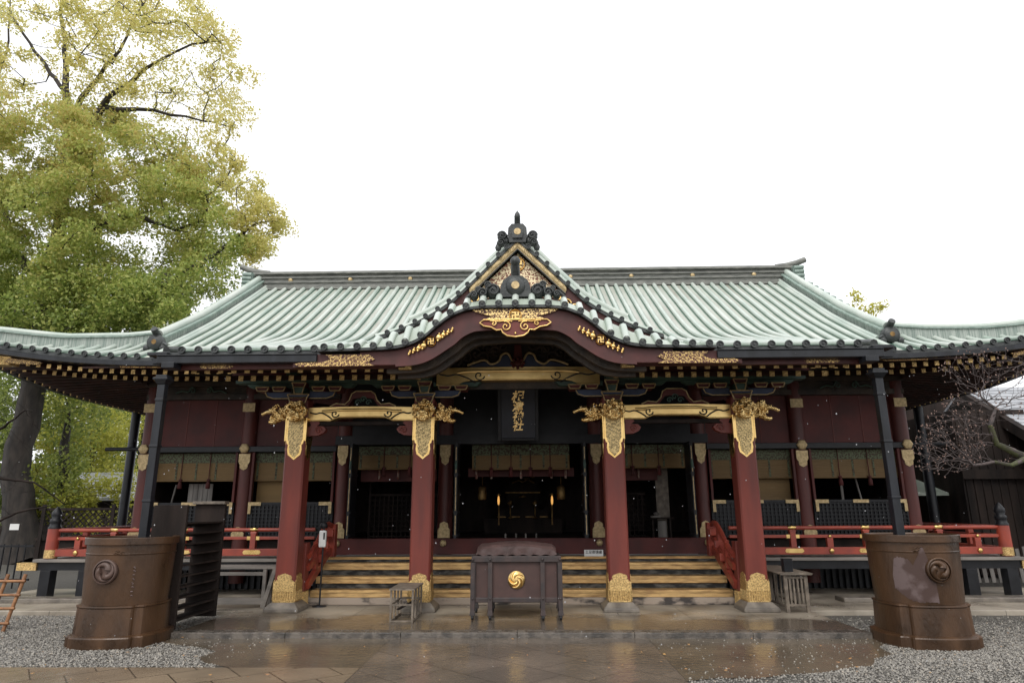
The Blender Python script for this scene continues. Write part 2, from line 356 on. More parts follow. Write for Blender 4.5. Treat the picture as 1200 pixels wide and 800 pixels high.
for _d in (_r,_mr):
    _src=_d.inputs[0].links[0].from_socket; _a=_t.nodes.new('ShaderNodeMath'); _a.operation='ADD'; _t.links.new(_src,_a.inputs[0]); _t.links.new(_m.outputs[0],_a.inputs[1]); _t.links.new(_a.outputs[0],_d.inputs[0])
M['kerb_stone'] = mat('kerb_stone',(.15,.13,.11),(.05,.045,.04),.35,0,7,8,.5,50,r2=.12)
M['gravel_base'] = mat('gravel_base', (.12,.11,.092), (.05,.046,.04), .7, 0, 40, 8, 1, 120, fac=(.3,.7))
M['pebble'] = leafmat('pebble', [(.07,.065,.058),(.15,.138,.122),(.24,.225,.20),(.38,.35,.30),(.27,.18,.10)], 0)

g = MB(); g.add([(-400,-60,0),(400,-60,0),(400,600,0),(-400,600,0)],[(0,1,2,3)]); tag(g.build('ground','gravel_base'),kind='structure')
g = MB(); g.add([(-1.78,-2,.014),(1.83,-2,.014),(1.83,10.12,.014),(-1.78,10.12,.014)],[(0,1,2,3)]); tag(g.build('path','slabs'),kind='structure')
g = MB(); g.add([(-30,-2,.010),(-1.79,-2,.010),(-1.79,8.3,.010),(-30,8.3,.010)],[(0,1,2,3)]); tag(g.build('pavement','pavers'),kind='structure')
g = MB()
edgeL=[(-1.79,8.305),(-3.3,8.305),(-3.75,8.55),(-3.95,8.85),(-3.9,9.2),(-4.3,9.5),(-4.9,9.75),(-5.0,10.12),(-1.79,10.12)]
g.add([(x,y,.007) for x,y in edgeL],[tuple(range(len(edgeL)))])
edgeR=[(1.84,10.12),(1.84,7.72),(2.2,7.86),(2.6,7.83),(3.0,8.02),(3.45,8.1),(3.8,8.32),(4.15,8.45),(4.35,8.8),(4.7,9.05),(4.75,9.5),(4.95,9.75),(4.97,10.12)]
g.add([(x,y,.007) for x,y in edgeR],[tuple(range(len(edgeR)))])
tag(g.build('wet_pavement','wet_pave'),kind='structure')
g = MB()
g.box(-4.95,4.95,10.34,12.2,-.2,.08); g.box(-10.9,10.9,12.202,15.6,-.2,.081)
o=tag(g.build('stone_platform','platform',bevel=.012),kind='structure')
g = MB()
for i in range(6): g.box(-4.97+i*1.657,-4.97+i*1.657+1.652,10.085,10.33,-.1,.086)
tag(g.build('porch_kerb','kerb_stone',bevel=.008,split=False),kind='structure')
g = MB()
for x0,x1 in ((-16,-8.0),(-7.98,-6.2),(6.0,8.1),(8.12,14)): g.box(x0,x1,13.2,13.6,.075,.16)
tag(g.build('kerb','stone',bevel=.015),kind='structure')

# gravel stones lying on the ground
def pebbles(n, fn, name):
    base=np.array([(1,0,0),(-1,0,0),(0,1,0),(0,-1,0),(0,0,1),(0,0,-1)],float)
    tri=np.array([(0,2,4),(2,1,4),(1,3,4),(3,0,4),(2,0,5),(1,2,5),(3,1,5),(0,3,5)])
    P=[]
    while len(P)<n:
        c=fn()
        if c is not None: P.append(c)
    P=np.array(P); s=RNG.uniform(.006,.015,(n,1))*RNG.uniform(.7,1.25,(n,3)); s[:,2]*=.75
    V=base[None]*s[:,None]*RNG.uniform(.75,1.2,(n,6,1)); a=RNG.uniform(0,6.28,n); c,sn=np.cos(a)[:,None],np.sin(a)[:,None]
    tl=RNG.uniform(-.6,.6,(n,1)); V=np.stack([V[...,0]*c-V[...,1]*sn, V[...,0]*sn+V[...,1]*c, V[...,2]+V[...,0]*tl],-1)
    V+=np.concatenate([P,RNG.uniform(.002,.014,(n,1))],1)[:,None]
    me=bpy.data.meshes.new(name); F=(tri[None]+np.arange(n)[:,None,None]*6).reshape(-1,3)
    me.from_pydata(V.reshape(-1,3).tolist(),[],F.tolist()); me.materials.append(M['pebble'])
    at_=me.attributes.new('tint','FLOAT','POINT'); at_.data.foreach_set('value',np.repeat(RNG.beta(3.2,3.8,n),6))
    o=bpy.data.objects.new(name,me); COL.objects.link(o); return o
def inpoly(x,y,P):
    c=False; j=len(P)-1
    for i in range(len(P)):
        if (P[i][1]>y)!=(P[j][1]>y) and x<(P[j][0]-P[i][0])*(y-P[i][1])/(P[j][1]-P[i][1])+P[i][0]: c=not c
        j=i
    return c
def gl():
    x=random.uniform(-9.6,-3.5); y=random.uniform(8.31,12.19)
    if inpoly(x,y,edgeL) and random.random()>.03: return None
    if x>-4.96 and y>10.08: return None
    return (x,y)
def gr():
    x=random.uniform(1.86,9.8); y=9.9-(random.random()**.8)*3.5+random.uniform(0,2.3)
    if y>12.19 or (x<4.97 and y>10.08): return None
    if inpoly(x,y,edgeR) and random.random()>.025+max(0,(8.3-y))*.22: return None
    if x<3.2 and random.random()<.45: return None
    return (x,y)
tag(pebbles(42000,gl,'gravel'),kind='stuff',label='grey gravel around the left rain barrel',cat='gravel')
tag(pebbles(52000,gr,'gravel'),kind='stuff',label='grey gravel around the right rain barrel',cat='gravel')
def lv():
    x=random.uniform(-9,9.5); y=random.uniform(7.6,12.1)
    return (x,y) if not (x>-4.96 and x<4.96 and y>10.05) else None
n=170; P=[]
while len(P)<n:
    c=lv()
    if c: P.append(c)
V=[];F=[]
for i,(x,y) in enumerate(P):
    a=random.uniform(0,6.3); s=random.uniform(.015,.03); z=.034
    for k,(rx,ry) in enumerate(((1,0),(0,.5),(-1,0),(0,-.5))):
        V.append((x+s*(rx*math.cos(a)-ry*math.sin(a)),y+s*(rx*math.sin(a)+ry*math.cos(a)),z+random.uniform(-.006,.01)))
    F.append((4*i,4*i+1,4*i+2,4*i+3))
g=MB(); g.add(V,F); tag(g.build('fallen_leaves',mat('fallen_leaf',(.42,.24,.08),(.26,.12,.05),.6)),kind='stuff',label='scattered brown fallen leaves on the gravel and wet paving',cat='leaves')

# ================================================================== SHRINE HALL
hall = empty('shrine_hall',(0,15,0),'red and gold wooden shrine hall with wide green copper roof and curved porch gable','shrine')
KY=[10.2,11.2,12.4,13.2,14.1,15,16,17,18]; KZ=[4.25,4.50,4.86,5.14,5.53,6.05,6.70,7.35,8.02]
MY=[12.6,13.5,14.1,15,16,17,18]; MZ=[4.72,5.20,5.53,6.05,6.70,7.35,8.02]
kc=cr(list(zip(KY,KZ)),5); mc=cr(list(zip(MY,MZ)),5)
def fk(y): return float(np.interp(y,[p[0] for p in kc],[p[1] for p in kc]))
def fm(y): return float(np.interp(y,[p[0] for p in mc],[p[1] for p in mc]))
KX=5.62; HX=7.5; CX=11.1
def lift(x): return .42*max(0,(abs(x)-6.9)/4.2)**2
def hipY(x): return 14.0-(abs(x)-HX)/3.6*1.35
def hipZ(x): return float(np.interp(abs(x),[7.5,8.4,9.5,10.1,10.6,11.1],[5.42,5.22,5.10,5.12,5.15,5.14]))
# -- roof surfaces
KAX=[0,.28,.57,.84,1.09,1.3,1.53,1.77,2.02,2.2,2.46,2.9,3.1]; KAZ=[5.13,5.13,5.10,5.036,4.93,4.80,4.683,4.585,4.49,4.44,4.38,4.30,4.285]
def ystart(x):
    if abs(x)>2.95: return 10.2
    return max(10.2,float(np.interp(np.interp(abs(x),KAX,KAZ),[p[1] for p in kc],[p[0] for p in kc]))-.12)
g=MB(); xs=np.linspace(-KX,KX,90); g.grid([[(x,ystart(x)+(18-ystart(x))*t,fk(ystart(x)+(18-ystart(x))*t)) for x in xs] for t in np.linspace(0,1,34)])
for s in (-1,1):
    xs=np.linspace(KX,HX,8); g.grid([[(s*x,y,z) for x in xs] for y,z in mc])
    xs=np.linspace(HX,CX,16)
    g.grid([[(s*x,12.6+(hipY(x)-12.6)*t,(4.72+lift(x))*(1-t)+hipZ(x)*t-.04*math.sin(math.pi*t)) for t in np.linspace(0,1,5)] for x in xs])
    # side slope
    def inner(y):
        yy=min(y,36-y)
        if yy<14.0:
            x=HX+(14.0-yy)*3.6/1.35; return (s*min(x,CX),y,hipZ(min(x,CX)))
        return (s*HX,y,5.42+min(yy-14,1)*.25)
    ys=[12.65,13,13.3,13.7,14,15,16,17,18,19,20,21,22,22.3,22.7,23,23.35]
    rows=[]
    for y in ys:
        a=inner(y); yy=min(y,36-y); zl=4.72+.42*max(0,1-(yy-12.65)/4)**2; b=(s*CX,y,zl)
        rows.append([tuple(a[k]*(1-t)+b[k]*t for k in range(3)) for t in np.linspace(0,1,5)])
    g.grid(rows)
# rear slope
g.grid([[(x,36-y,z) for x in np.linspace(-HX,HX,10)] for y,z in mc])
for s in (-1,1):
    xs=np.linspace(HX,CX,16)
    g.grid([[(s*x,36-(12.6+(hipY(x)-12.6)*t),(4.72+lift(x))*(1-t)+hipZ(x)*t) for t in np.linspace(0,1,5)] for x in xs])
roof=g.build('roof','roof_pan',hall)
# ribs (rows of round tiles) and eave discs
g=MB(); d=MB(); SP=.268
def disc(x,y,z,r=.066,nrm=(0,-1,0)):
    # ring with sunken dark face
    q=Vector(nrm).normalized(); a=q.cross(Vector((0,0,1))).normalized(); b=a.cross(q); c=Vector((x,y,z)); n=14; V=[]
    for rr,h in ((r,.0),(r,.035),(r*.76,.035),(r*.74,.018),(r*.28,.018),(r*.22,.03)):
        for k in range(n): V.append(c+q*h+(a*math.cos(2*math.pi*k/n)+b*math.sin(2*math.pi*k/n))*rr)
    F=[(i*n+k,i*n+(k+1)%n,(i+1)*n+(k+1)%n,(i+1)*n+k) for i in range(5) for k in range(n)]+[tuple(range(5*n,6*n))]
    d.add(V,F,0,False)
nk=int(5.5/SP)
for i in range(-27,28):
    x=i*SP+0.0
    if abs(x)<5.5:
        y0_=ystart(x); P=[(x,y0_,fk(y0_)+.035)]+[(x,y,z+.035) for y,z in kc if y>y0_+.03]; r_=.053
        g.tube(P,r_,8)
        if abs(x)>3.0: disc(x,10.2,4.25+.025,.060)
    elif abs(x)<7.4:
        g.tube([(x,y,z+.035) for y,z in mc],.053,8); disc(x,12.6,4.745,.058)
for s in (-1,1):
    x=7.55
    while x<11.0:
        y1=hipY(x); z0=4.72+lift(x)+.03
        if y1-12.6>.12: g.tube([(s*x,12.6+(y1-12.6)*t,z0*(1-t)+(hipZ(x)+.03)*t-.04*math.sin(math.pi*t)) for t in (0,.33,.66,1)],.052,8)
        disc(s*x,12.6,z0-.01,.058); x+=SP
    y=13.0
    while y<23.2:      # side slope rows
        yy=min(y,36-y); xi=HX if yy>14 else min(HX+(14-yy)*3.6/1.35,CX-.1)
        zi=5.42+min(max(yy-14,0),1)*.25 if yy>14 else hipZ(xi); zl=4.72+.42*max(0,1-(yy-12.65)/4)**2
        g.tube([(s*xi,y,zi+.01),(s*CX,y,zl+.01)],.058,6); disc(s*CX,y,zl+.01,.066,(s,0,0)); y+=SP
for i in range(-27,28):
    g.tube([(i*SP,36-y,z+.012) for y,z in mc],.06,5)
g.build('roof_tile_rows','copper_rib',roof)
d.build('eave_tile_ends','copper_dark',roof)
# -- eave edge boards and gutters
g=MB()
g.sweep([(x,10.22,4.25) for x in (-KX,-3.0)],-.02,.3,-.075,-.01); g.sweep([(x,10.22,4.25) for x in (3.0,KX)],-.02,.3,-.075,-.01)
for s in (-1,1):
    g.sweep([(s*x,12.62,4.72+lift(x)) for x in np.linspace(KX,CX,14)],-.02,.3,-.08,-.01)
    g.sweep([(s*CX,y,4.72+.42*max(0,1-(min(y,36-y)-12.65)/4)**2) for y in np.linspace(12.62,23.3,20)],-.15,.02,-.11,-.01,0,'x')
    # kohai verge (side edge of the porch roof)
    g.sweep([(s*KX,y,z+.01) for y,z in kc if y<12.7],-.06,.06,-.20,.0,0,'x')
    g.tube([(s*(KX),y,z+.03) for y,z in kc if y<10.9],.06,8)
g.build('eave_board','copper_dark',roof)
g=MB()
for s in (-1,1):
    g.add([(s*(KX-.0),y,z-.02) for y,z in kc if y<13.0]+[(s*(KX-.0),y,fm(max(y,12.6))-.35 if y>12.6 else z-.30) for y,z in reversed([q for q in kc if q[0]<13.0])],[tuple(range(2*len([q for q in kc if q[0]<13.0])))])
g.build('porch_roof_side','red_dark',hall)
for s in (-1,1):
    g=MB(); a,b=(-5.66,-3.12) if s<0 else (3.12,5.66)
    g.box(a,b,10.02,10.17,4.02,4.14); g.box(a+.0,b-.0,10.0,10.19,4.14,4.155)
    xo=s*5.42; g.box(xo-.10,xo+.10,9.93,10.16,3.93,4.02)
    g.box(s*KX*1.0-.22 if s<0 else KX-.1, -KX+.1 if s<0 else KX+.22, 10.05,10.3,4.16,4.21)
    g.build('gutter','black_pipe',hall,bevel=.008)
    g=MB(); g.sweep([(s*x,12.5,4.61+lift(x)) for x in np.linspace(KX+.1,CX+.05,14)],-.08,.07,-.09,.0)
    g.sweep([(s*(CX+.08),y,4.61+.42*max(0,1-(y-12.65)/4)**2) for y in np.linspace(12.5,20,14)],-.07,.07,-.09,0,0,'x')
    g.box(s*6.95-.16,s*6.95+.16,12.38,12.56,4.55,4.78)
    g.build('gutter','black_pipe',hall)
# -- ridges
g=MB()
for z0,z1,w_ in ((7.86,7.96,.30),(7.96,8.06,.24),(8.06,8.10,.28),(8.10,8.20,.22),(8.20,8.235,.27),(8.235,8.32,.21),(8.32,8.36,.3)):
    g.box(-7.6,7.6,18-w_,18+w_,z0,z1)
g.tube([(x,18,8.40+.0*x) for x in (-7.75,7.75)],.1,10)
for s in (-1,1): g.tube([(s*7.3,18,8.44),(s*7.6,18,8.48),(s*7.9,18,8.56),(s*8.15,18,8.66)],[.09,.09,.085,.08],10)
rg=g.build('main_ridge','ridge_grey',roof)
for i in range(-4,5):
    if abs(i)<1: continue
    x=i*1.72-.3*(1 if i>0 else -1); g=MB(); g.lathe([(.001,-.03),(.05,-.03),(.065,0),(.06,.03)],(x,17.76,8.15),14,0,'y'); g.build('ridge_crest','gold_pale',hall)
for s in (-1,1):
    g=MB()    # end tile stack of the main ridge
    for k in range(4): g.tube([(s*7.72,17.78,7.98+k*.12),(s*7.98,17.78,8.0+k*.12)],.06,8)
    for k in range(7): g.tube([(s*7.6,17.5-k*.3,fm(17.5-k*.3)+.16),(s*8.05,17.5-k*.3,fm(17.5-k*.3)+.05)],.07,8)
    g.box(s*7.8-.1,s*7.8+.1,17.8,18.2,7.85,8.4); g.ball((s*7.86,17.85,8.2),.16,(1,.6,1),8); g.build('ridge_end_tile','copper_green',roof)
    g=MB()    # descending ridge
    pts=[(s*HX,y,z) for y,z in mc if y>13.2]; pts=[(s*HX,13.15,fm(13.15))]+pts
    g.sweep(pts,-.13,.13,-.05,.25,2,'x'); g.sweep([(p[0],p[1],p[2]+.26) for p in pts],-.17,.17,-.01,.03,0,'x')
    g.tube([(p[0],p[1],p[2]+.34) for p in pts],.085,10,1); g.tube([(p[0]-s*.22,p[1],p[2]+.08) for p in pts],.06,8,1)
    g.build('descending_ridge',['copper_green','copper_rib','ridge_side'],roof)
    g=MB(); c=(s*HX,13.1,fm(13.1)+.16)   # ogre tile at its foot
    g.lathe([(.001,-.1),(.15,-.1),(.17,-.06),(.17,.06)],c,16,0,'y'); g.ball((c[0]-.17,c[1]-.05,c[2]-.12),.075,(1,.8,1),8); g.ball((c[0]+.17,c[1]-.05,c[2]-.12),.075,(1,.8,1),8)
    g.tube([(c[0]-s*.13,c[1]-.02,c[2]-.1),(c[0]-s*.2,c[1]-.04,c[2]-.02)],.06,8)
    g.tube([(c[0],c[1]+.1,c[2]+.12),(c[0],c[1]-.06,c[2]+.2),(c[0],c[1]-.16,c[2]+.26)],[.07,.07,.065],10)
    g.lathe([(.001,-.106),(.05,-.106),(.05,-.09)],c,12,1,'y',False); g.build('ogre_tile',['copper_dark','gold_old'],roof)
    g=MB()    # hip ridge
    xs=np.linspace(7.7,10.95,14); pts=[(s*x,hipY(x),hipZ(x)+.02*0) for x in xs]
    g.sweep(pts,-.12,.12,-.06,.17,2); g.sweep([(p[0],p[1],p[2]+.18) for p in pts],-.16,.16,-.01,.025); g.tube([(p[0],p[1],p[2]+.24) for p in pts],.07,8,1)
    g.tube([(s*10.95,12.72,5.3),(s*11.2,12.62,5.38)],[.09,.1],10); g.tube([(s*10.9,12.75,5.42),(s*11.15,12.62,5.55),(s*11.4,12.5,5.66)],.06,8,1)
    g.build('hip_ridge',['copper_green','copper_rib','ridge_side'],roof)
    g=MB()    # side gable of the hipped roof
    gp=[(y,z-.1) for y,z in mc if y>=14.0]; poly=gp+[(36-y,z) for y,z in reversed(gp)]
    g.prism(poly,s*7.3,s*7.4,'x'); g.build('gable_wall','red_dark',hall)

# -- chidori gable over the porch
GX=[0,.29,.55,.81,1.07,1.29,1.46,1.66,1.86,2.07,2.28,2.62,2.9]; GZ=[7.18,6.89,6.63,6.36,6.10,5.885,5.745,5.61,5.49,5.38,5.286,5.157,5.08]
def gz(x): return float(np.interp(abs(x),gxs,gzs))
gg=cr(list(zip(GX,GZ)),5); gxs=[p[0] for p in gg]; gzs=[p[1] for p in gg]
def invf(z): return float(np.interp(z,[p[1] for p in kc],[p[0] for p in kc]))
g=MB(); xs=np.linspace(-2.9,2.9,41)
g.grid([[(x,12.8+(max(invf(gz(x))+.25,12.9)-12.8)*t,gz(x)+.07) for x in xs] for t in np.linspace(0,1,4)])
gable=g.build('gable_roof','copper_pan',hall)
g=MB()
for s in (-1,1):   # verge tile rows and descending ridges of the gable
    cur=[(s*x,z) for x,z in gg if x>.12]
    g.tube([(x,12.98,z+.12) for x,z in cur],.06,8); g.tube([(x,13.16,z+.17) for x,z in cur[:-3]],.06,8)
    g.sweep([(x,13.35,z+.16) for x,z in cur if abs(x)<2.3],-.1,.1,0,.16); 
    g.tube([(x,13.35,z+.38) for x,z in cur if abs(x)<2.32],.075,8)
g.build('gable_tile_rows','copper_rib',gable)
d=MB(); g=MB()
L=0; lastx=.16
acc=0; px_,pz_=gg[0]
for i in range(1,len(gg)):
    x,z=gg[i]; seg=math.hypot(x-px_,z-pz_); acc+=seg; px_,pz_=x,z
    if acc>=.235 and x<2.85:
        acc=0
        for s in (-1,1):
            disc(s*x,12.74,z+.06,.052); g.tube([(s*x,12.75,z+.065),(s*x,12.98,z+.09)],.052,8)
d.build('gable_tile_ends','copper_dark',gable); g.build('gable_tile_rows','copper_rib',gable)
g=MB()
full=[(-x,z) for x,z in reversed(gg)]+gg[1:]
def off(c,o): return [(x,z-o) for x,z in c]
g.band(off(full,-.05),off(full,.015),12.78,12.98); g.build('verge_edge','copper_dark',gable)
g=MB()
for s in (-1,1):
    hf=[p for p in full if p[0]*s>.93]; g.band(off(hf,.017),[(x,z-.24+.16*min(1,max(0,(abs(x)-1.3)/1.0))) for x,z in hf],12.84,12.95)
bb=g.build('gable_bargeboard','red_barge',hall)
top=[p for p in full if abs(p[0])<.98]
g=MB(); g.band(off(top,.02),off(top,.17),12.80,12.838)
for x,z in [(x,z) for x,z in cr([(p[0],p[1]) for p in top],2)]: g.ball((x,12.795,z-.095),.04,(.7,.5,1.5),6)
g.build('gable_gold_border','gold_pale',hall)
g=MB(); wp=[(x,z-.28) for x,z in full if abs(x)<2.5]; g.prism([(wp[0][0],4.9)]+wp+[(wp[-1][0],4.9)],13.06,13.12,'y'); g.build('gable_wall','red_dark',hall)
g=MB(); g.band(off(top,.172),off(top,.20),12.80,12.85); g.build('gable_border_edge','copper_dark',gable)
g=MB(); ip=[(x,z-.20) for x,z in full if abs(x)<1.0]; g.prism(ip,13.0,13.05,'y'); g.build('gable_filigree','filigree_gable',hall)
g=MB()
for s in (-1,1):
    for (cx,cz,r0) in ((.98,5.80,.1),(1.14,5.70,.09),(1.3,5.60,.07),(.84,5.92,.07)):
        g.tube([(s*cx+q[0],12.78,cz+q[2]) for q in spiral(0,0,r0,1.4,s)],.017,6)
        g.lathe([(.001,-.0),(r0*.5,0),(r0*.55,.02)],(s*cx,12.79,cz),10,0,'y')
g.build('gable_gold_scrolls','gold',hall)
g=MB()    # manji disc at gable head
def manji(g,x,y,z,r,m=0,bt=.16,flip=1):
    g.lathe([(r,0),(r,.03),(r*.84,.03),(r*.84,0)],(x,y,z),20,m,'y'); b=r*.10; e=r*.56
    def bx(x0,x1,z0,z1): g.box(min(x0,x1),max(x0,x1),y-.012,y+.012,min(z0,z1),max(z0,z1),m)
    bx(x-e,x+e,z-b,z+b); bx(x-b,x+b,z-e,z-b-.001); bx(x-b,x+b,z+b+.001,z+e)
    f=flip
    bx(x-f*b,x-f*e,z+e-2*b,z+e); bx(x+f*b,x+f*e,z-e,z-e+2*b)
    bx(x-f*e,x-f*(e-2*b),z-e,z-b-.001); bx(x+f*e,x+f*(e-2*b),z+b+.001,z+e)
manji(g,.0,12.96,6.72,.15); g.build('gable_crest','gold',hall)
# finial at the gable head
fin=MB(); c=Vector((0,12.78,7.36))
fin.prism([(-.17,7.12),(.17,7.12),(.2,7.3),(.19,7.44),(.12,7.53),(-.12,7.53),(-.19,7.44),(-.2,7.3)],12.74,12.98,'y')
fin.prism([(-.1,7.2),(.1,7.2),(.12,7.34),(.08,7.44),(-.08,7.44),(-.12,7.34)],12.70,12.739,'y')
for s in (-1,1):
    fin.ball((s*.31,12.84,7.28),.115,(1,.7,1),10); fin.ball((s*.34,12.84,7.14),.10,(1,.7,1),8); fin.ball((s*.24,12.84,7.19),.09,(1,.7,1),8); fin.ball((s*.4,12.86,7.05),.07,(1,.7,1.3),8)
    fin.tube([(s*.31+q[0],12.755,7.28+q[2]) for q in spiral(0,0,.1,1.5,s)],.018,6); fin.tube([(s*.34+q[0],12.765,7.14+q[2]) for q in spiral(0,0,.08,1.5,-s)],.015,6)
fin.tube([(0,12.86,7.5),(0,12.8,7.62),(0,12.72,7.7)],[.065,.065,.06],10); fin.lathe([(.06,0),(.066,.03),(.05,.1),(.02,.14),(.004,.17)],(0,12.75,7.66),10)
fo=fin.build('ridge_finial','copper_dark',hall); g=MB(); g.lathe([(.001,-.008),(.07,-.008),(.075,0)],(0,12.70,7.34),14,0,'y',False); g.build('crest','gold_pale',fo)

# -- karahafu: undulating porch gable
KAX=[0,.28,.57,.84,1.09,1.3,1.53,1.77,2.02,2.2,2.46,2.9,3.1]; KAZ=[5.13,5.13,5.10,5.036,4.93,4.80,4.683,4.585,4.49,4.44,4.38,4.30,4.285]
kk=cr(list(zip(KAX,KAZ)),6); kxs=[p[0] for p in kk]; kzs=[p[1] for p in kk]
def kz(x): return float(np.interp(abs(x),kxs,kzs))
kfull=[(-x,z) for x,z in reversed(kk)]+kk[1:]
EX=[0,.27,.53,.8,1.05,1.26,1.45,1.69,1.95,2.4,3.1]; EZ=[4.905,4.905,4.90,4.862,4.75,4.585,4.42,4.305,4.255,4.235,4.225]
ee=cr(list(zip(EX,EZ)),5); exs=[p[0] for p in ee]; ezs=[p[1] for p in ee]
def ez(x): return float(np.interp(abs(x),exs,ezs))
def kdrop(x,y): return (kz(x)-ez(x)+.0)*max(0,1-(y-9.97)/.31)**1.15
efull=[(-x,z) for x,z in reversed(ee)]+ee[1:]
g=MB()
def ksurf(x,t):
    z=kz(x); ye=max(invf(z)+.25,10.75); y=9.98+(ye-9.98)*t
    return (x,y,z-.01-kdrop(x,y))
T=[0,.03,.06,.1,.15,.22,.3,.6,1]
g.grid([[ksurf(x,t) for x in [p[0] for p in kfull]] for t in T]); kara=g.build('porch_gable_roof','copper_pan',hall)
g=MB(); d=MB()
# arc-length spaced rows
xs_=np.linspace(0,3.05,400); zs_=[kz(x) for x in xs_]; al=np.concatenate([[0],np.cumsum(np.hypot(np.diff(xs_),np.diff(zs_)))])
for k in range(0,13):
    sarc=k*.262
    if sarc>al[-1]: break
    x=float(np.interp(sarc,al,xs_))
    for s in ((-1,1) if k else (1,)):
        z=kz(x); ye=max(invf(z)+.25,10.75); ys=[9.97,10.03,10.1,10.17,10.25,10.35,ye]
        g.tube([(s*x,y,z-kdrop(x,y)+.022) for y in ys],.056,8)
        disc(s*x,9.97,ez(x)+.018,.056)
g.build('porch_tile_rows','copper_rib',kara); d.build('porch_tile_ends','copper_dark',kara)
g=MB(); g.band(off(efull,.012),off(efull,.05),9.965,10.25); g.build('porch_eave_edge','copper_dark',kara)
bx=[0,.52,.68,.84,.95,1.08,1.3,1.52,1.8,2.2,2.45]; bz=[4.56,4.53,4.505,4.42,4.32,4.23,4.085,4.0,3.97,3.966,3.98]
bcur=cr(list(zip(bx,bz)),5); bfull=[(-x,z) for x,z in reversed(bcur)]+bcur[1:]
g=MB(); g.band([(x,ez(x)-.052) for x,z in bfull],bfull,10.06,10.19); g.build('porch_bargeboard','red_barge',hall,bevel=.01)
g=MB(); g.band([(x,z+.03) for x,z in bfull if abs(x)<1.95],[(x,z-.03) for x,z in bfull if abs(x)<1.95],10.03,10.055); g.build('bargeboard_moulding','red_barge',hall)
g=MB(); b2=[(x*.97,z-.08) for x,z in bfull if abs(x)<2.2]; g.band([(x,z+.14) for x,z in b2],b2,10.3,10.42)
b3=[(x*.94,z-.13) for x,z in bfull if abs(x)<2.1]; g.band([(x,z+.14) for x,z in b3],b3,10.5,10.6); g.build('inner_arch','tawny',hall)
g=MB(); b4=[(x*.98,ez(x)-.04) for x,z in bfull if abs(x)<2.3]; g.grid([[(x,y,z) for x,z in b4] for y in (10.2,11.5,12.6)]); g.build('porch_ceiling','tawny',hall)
# tympanum, frog-leg strut and vines above the central beam
g=MB(); tp=[(x*.9,ez(x)-.06) for x,z in bfull if abs(x)<2.0]; g.prism([(tp[0][0],3.98)]+tp+[(tp[-1][0],3.98)],12.34,12.4,'y'); g.build('tympanum','tawny',hall)
g=MB()
for s in (-1,1):
    g.tube([(s*q[0],12.16,q[1]) for q in cr([(.08,4.42),(.18,4.62),(.30,4.60),(.36,4.48),(.5,4.42),(.62,4.50),(.8,4.46),(.95,4.40)],5)],.022,6,1)
    g.prism([(s*a,b) for a,b in ((.05,4.38),(.16,4.60),(.30,4.58),(.36,4.46),(.5,4.40),(.62,4.47),(.9,4.40),(.9,4.36))],12.18,12.28,'y',0)
    for cx,cz in ((1.15,4.5),(.8,4.66),(1.3,4.42),(.55,4.75),(1.45,4.36),(.98,4.58),(.65,4.58),(1.0,4.44),(.42,4.68),(.3,4.8)): g.tube([(s*cx+q[0],12.3,cz+q[2]) for q in spiral(0,0,.13,1.3,s)],.028,6,2)
g.ball((0,12.2,4.43),.13,(1,.6,.8),10,3)
for k in range(8): g.ball((.11*math.cos(k*.785),12.12,4.43+.09*math.sin(k*.785)),.035,(1,1,1),6,3)
g.prism([(-.09,4.5),(.09,4.5),(.06,4.8),(-.06,4.8)],12.2,12.3,'y',3)
g.build('frog_leg_strut',['blue_paint','gold_pale','tawny','red_dark'],hall)
# pendant (gegyo) and filigree at the head of the bargeboard
g=MB(); g.prism([(-.62,4.80),(.62,4.80),(.70,4.845),(-.70,4.845)],10.02,10.055,'y'); g.prism([(-.52,4.66),(.52,4.66),(.36,4.73),(.62,4.798),(-.62,4.798),(-.36,4.73)],10.02,10.055,'y'); g.build('pendant_filigree','filigree',hall)
g=MB(); hp=[(0,4.38),(.13,4.40),(.2,4.45),(.22,4.50),(.3,4.49),(.38,4.54),(.5,4.56),(.56,4.61),(.5,4.66)]; gp=[(x,z) for x,z in hp]+[(-x,z) for x,z in reversed(hp[1:])]
g.prism(gp,9.99,10.05,'y',0); out=gp+[gp[0]]
g.tube([(x,9.975,z) for x,z in out],.014,6,1)
for s in (-1,1):
    g.tube([(s*.15+q[0],9.975,4.55+q[2]) for q in spiral(0,0,.085,1.4,s,1.2)],.013,6,1); g.tube([(s*.34+q[0],9.975,4.60+q[2]) for q in spiral(0,0,.05,1.2,s,1)],.011,6,1); g.tube([(s*q[0],9.975,q[1]) for q in ((.05,4.63),(.15,4.645),(.25,4.63),(.4,4.645))],.011,6,1)
manji(g,0,9.985,4.73,.1,1); g.ball((0,9.98,4.44),.02,(1,.5,1),6,1); g.build('pendant',['red','gold'],hall)
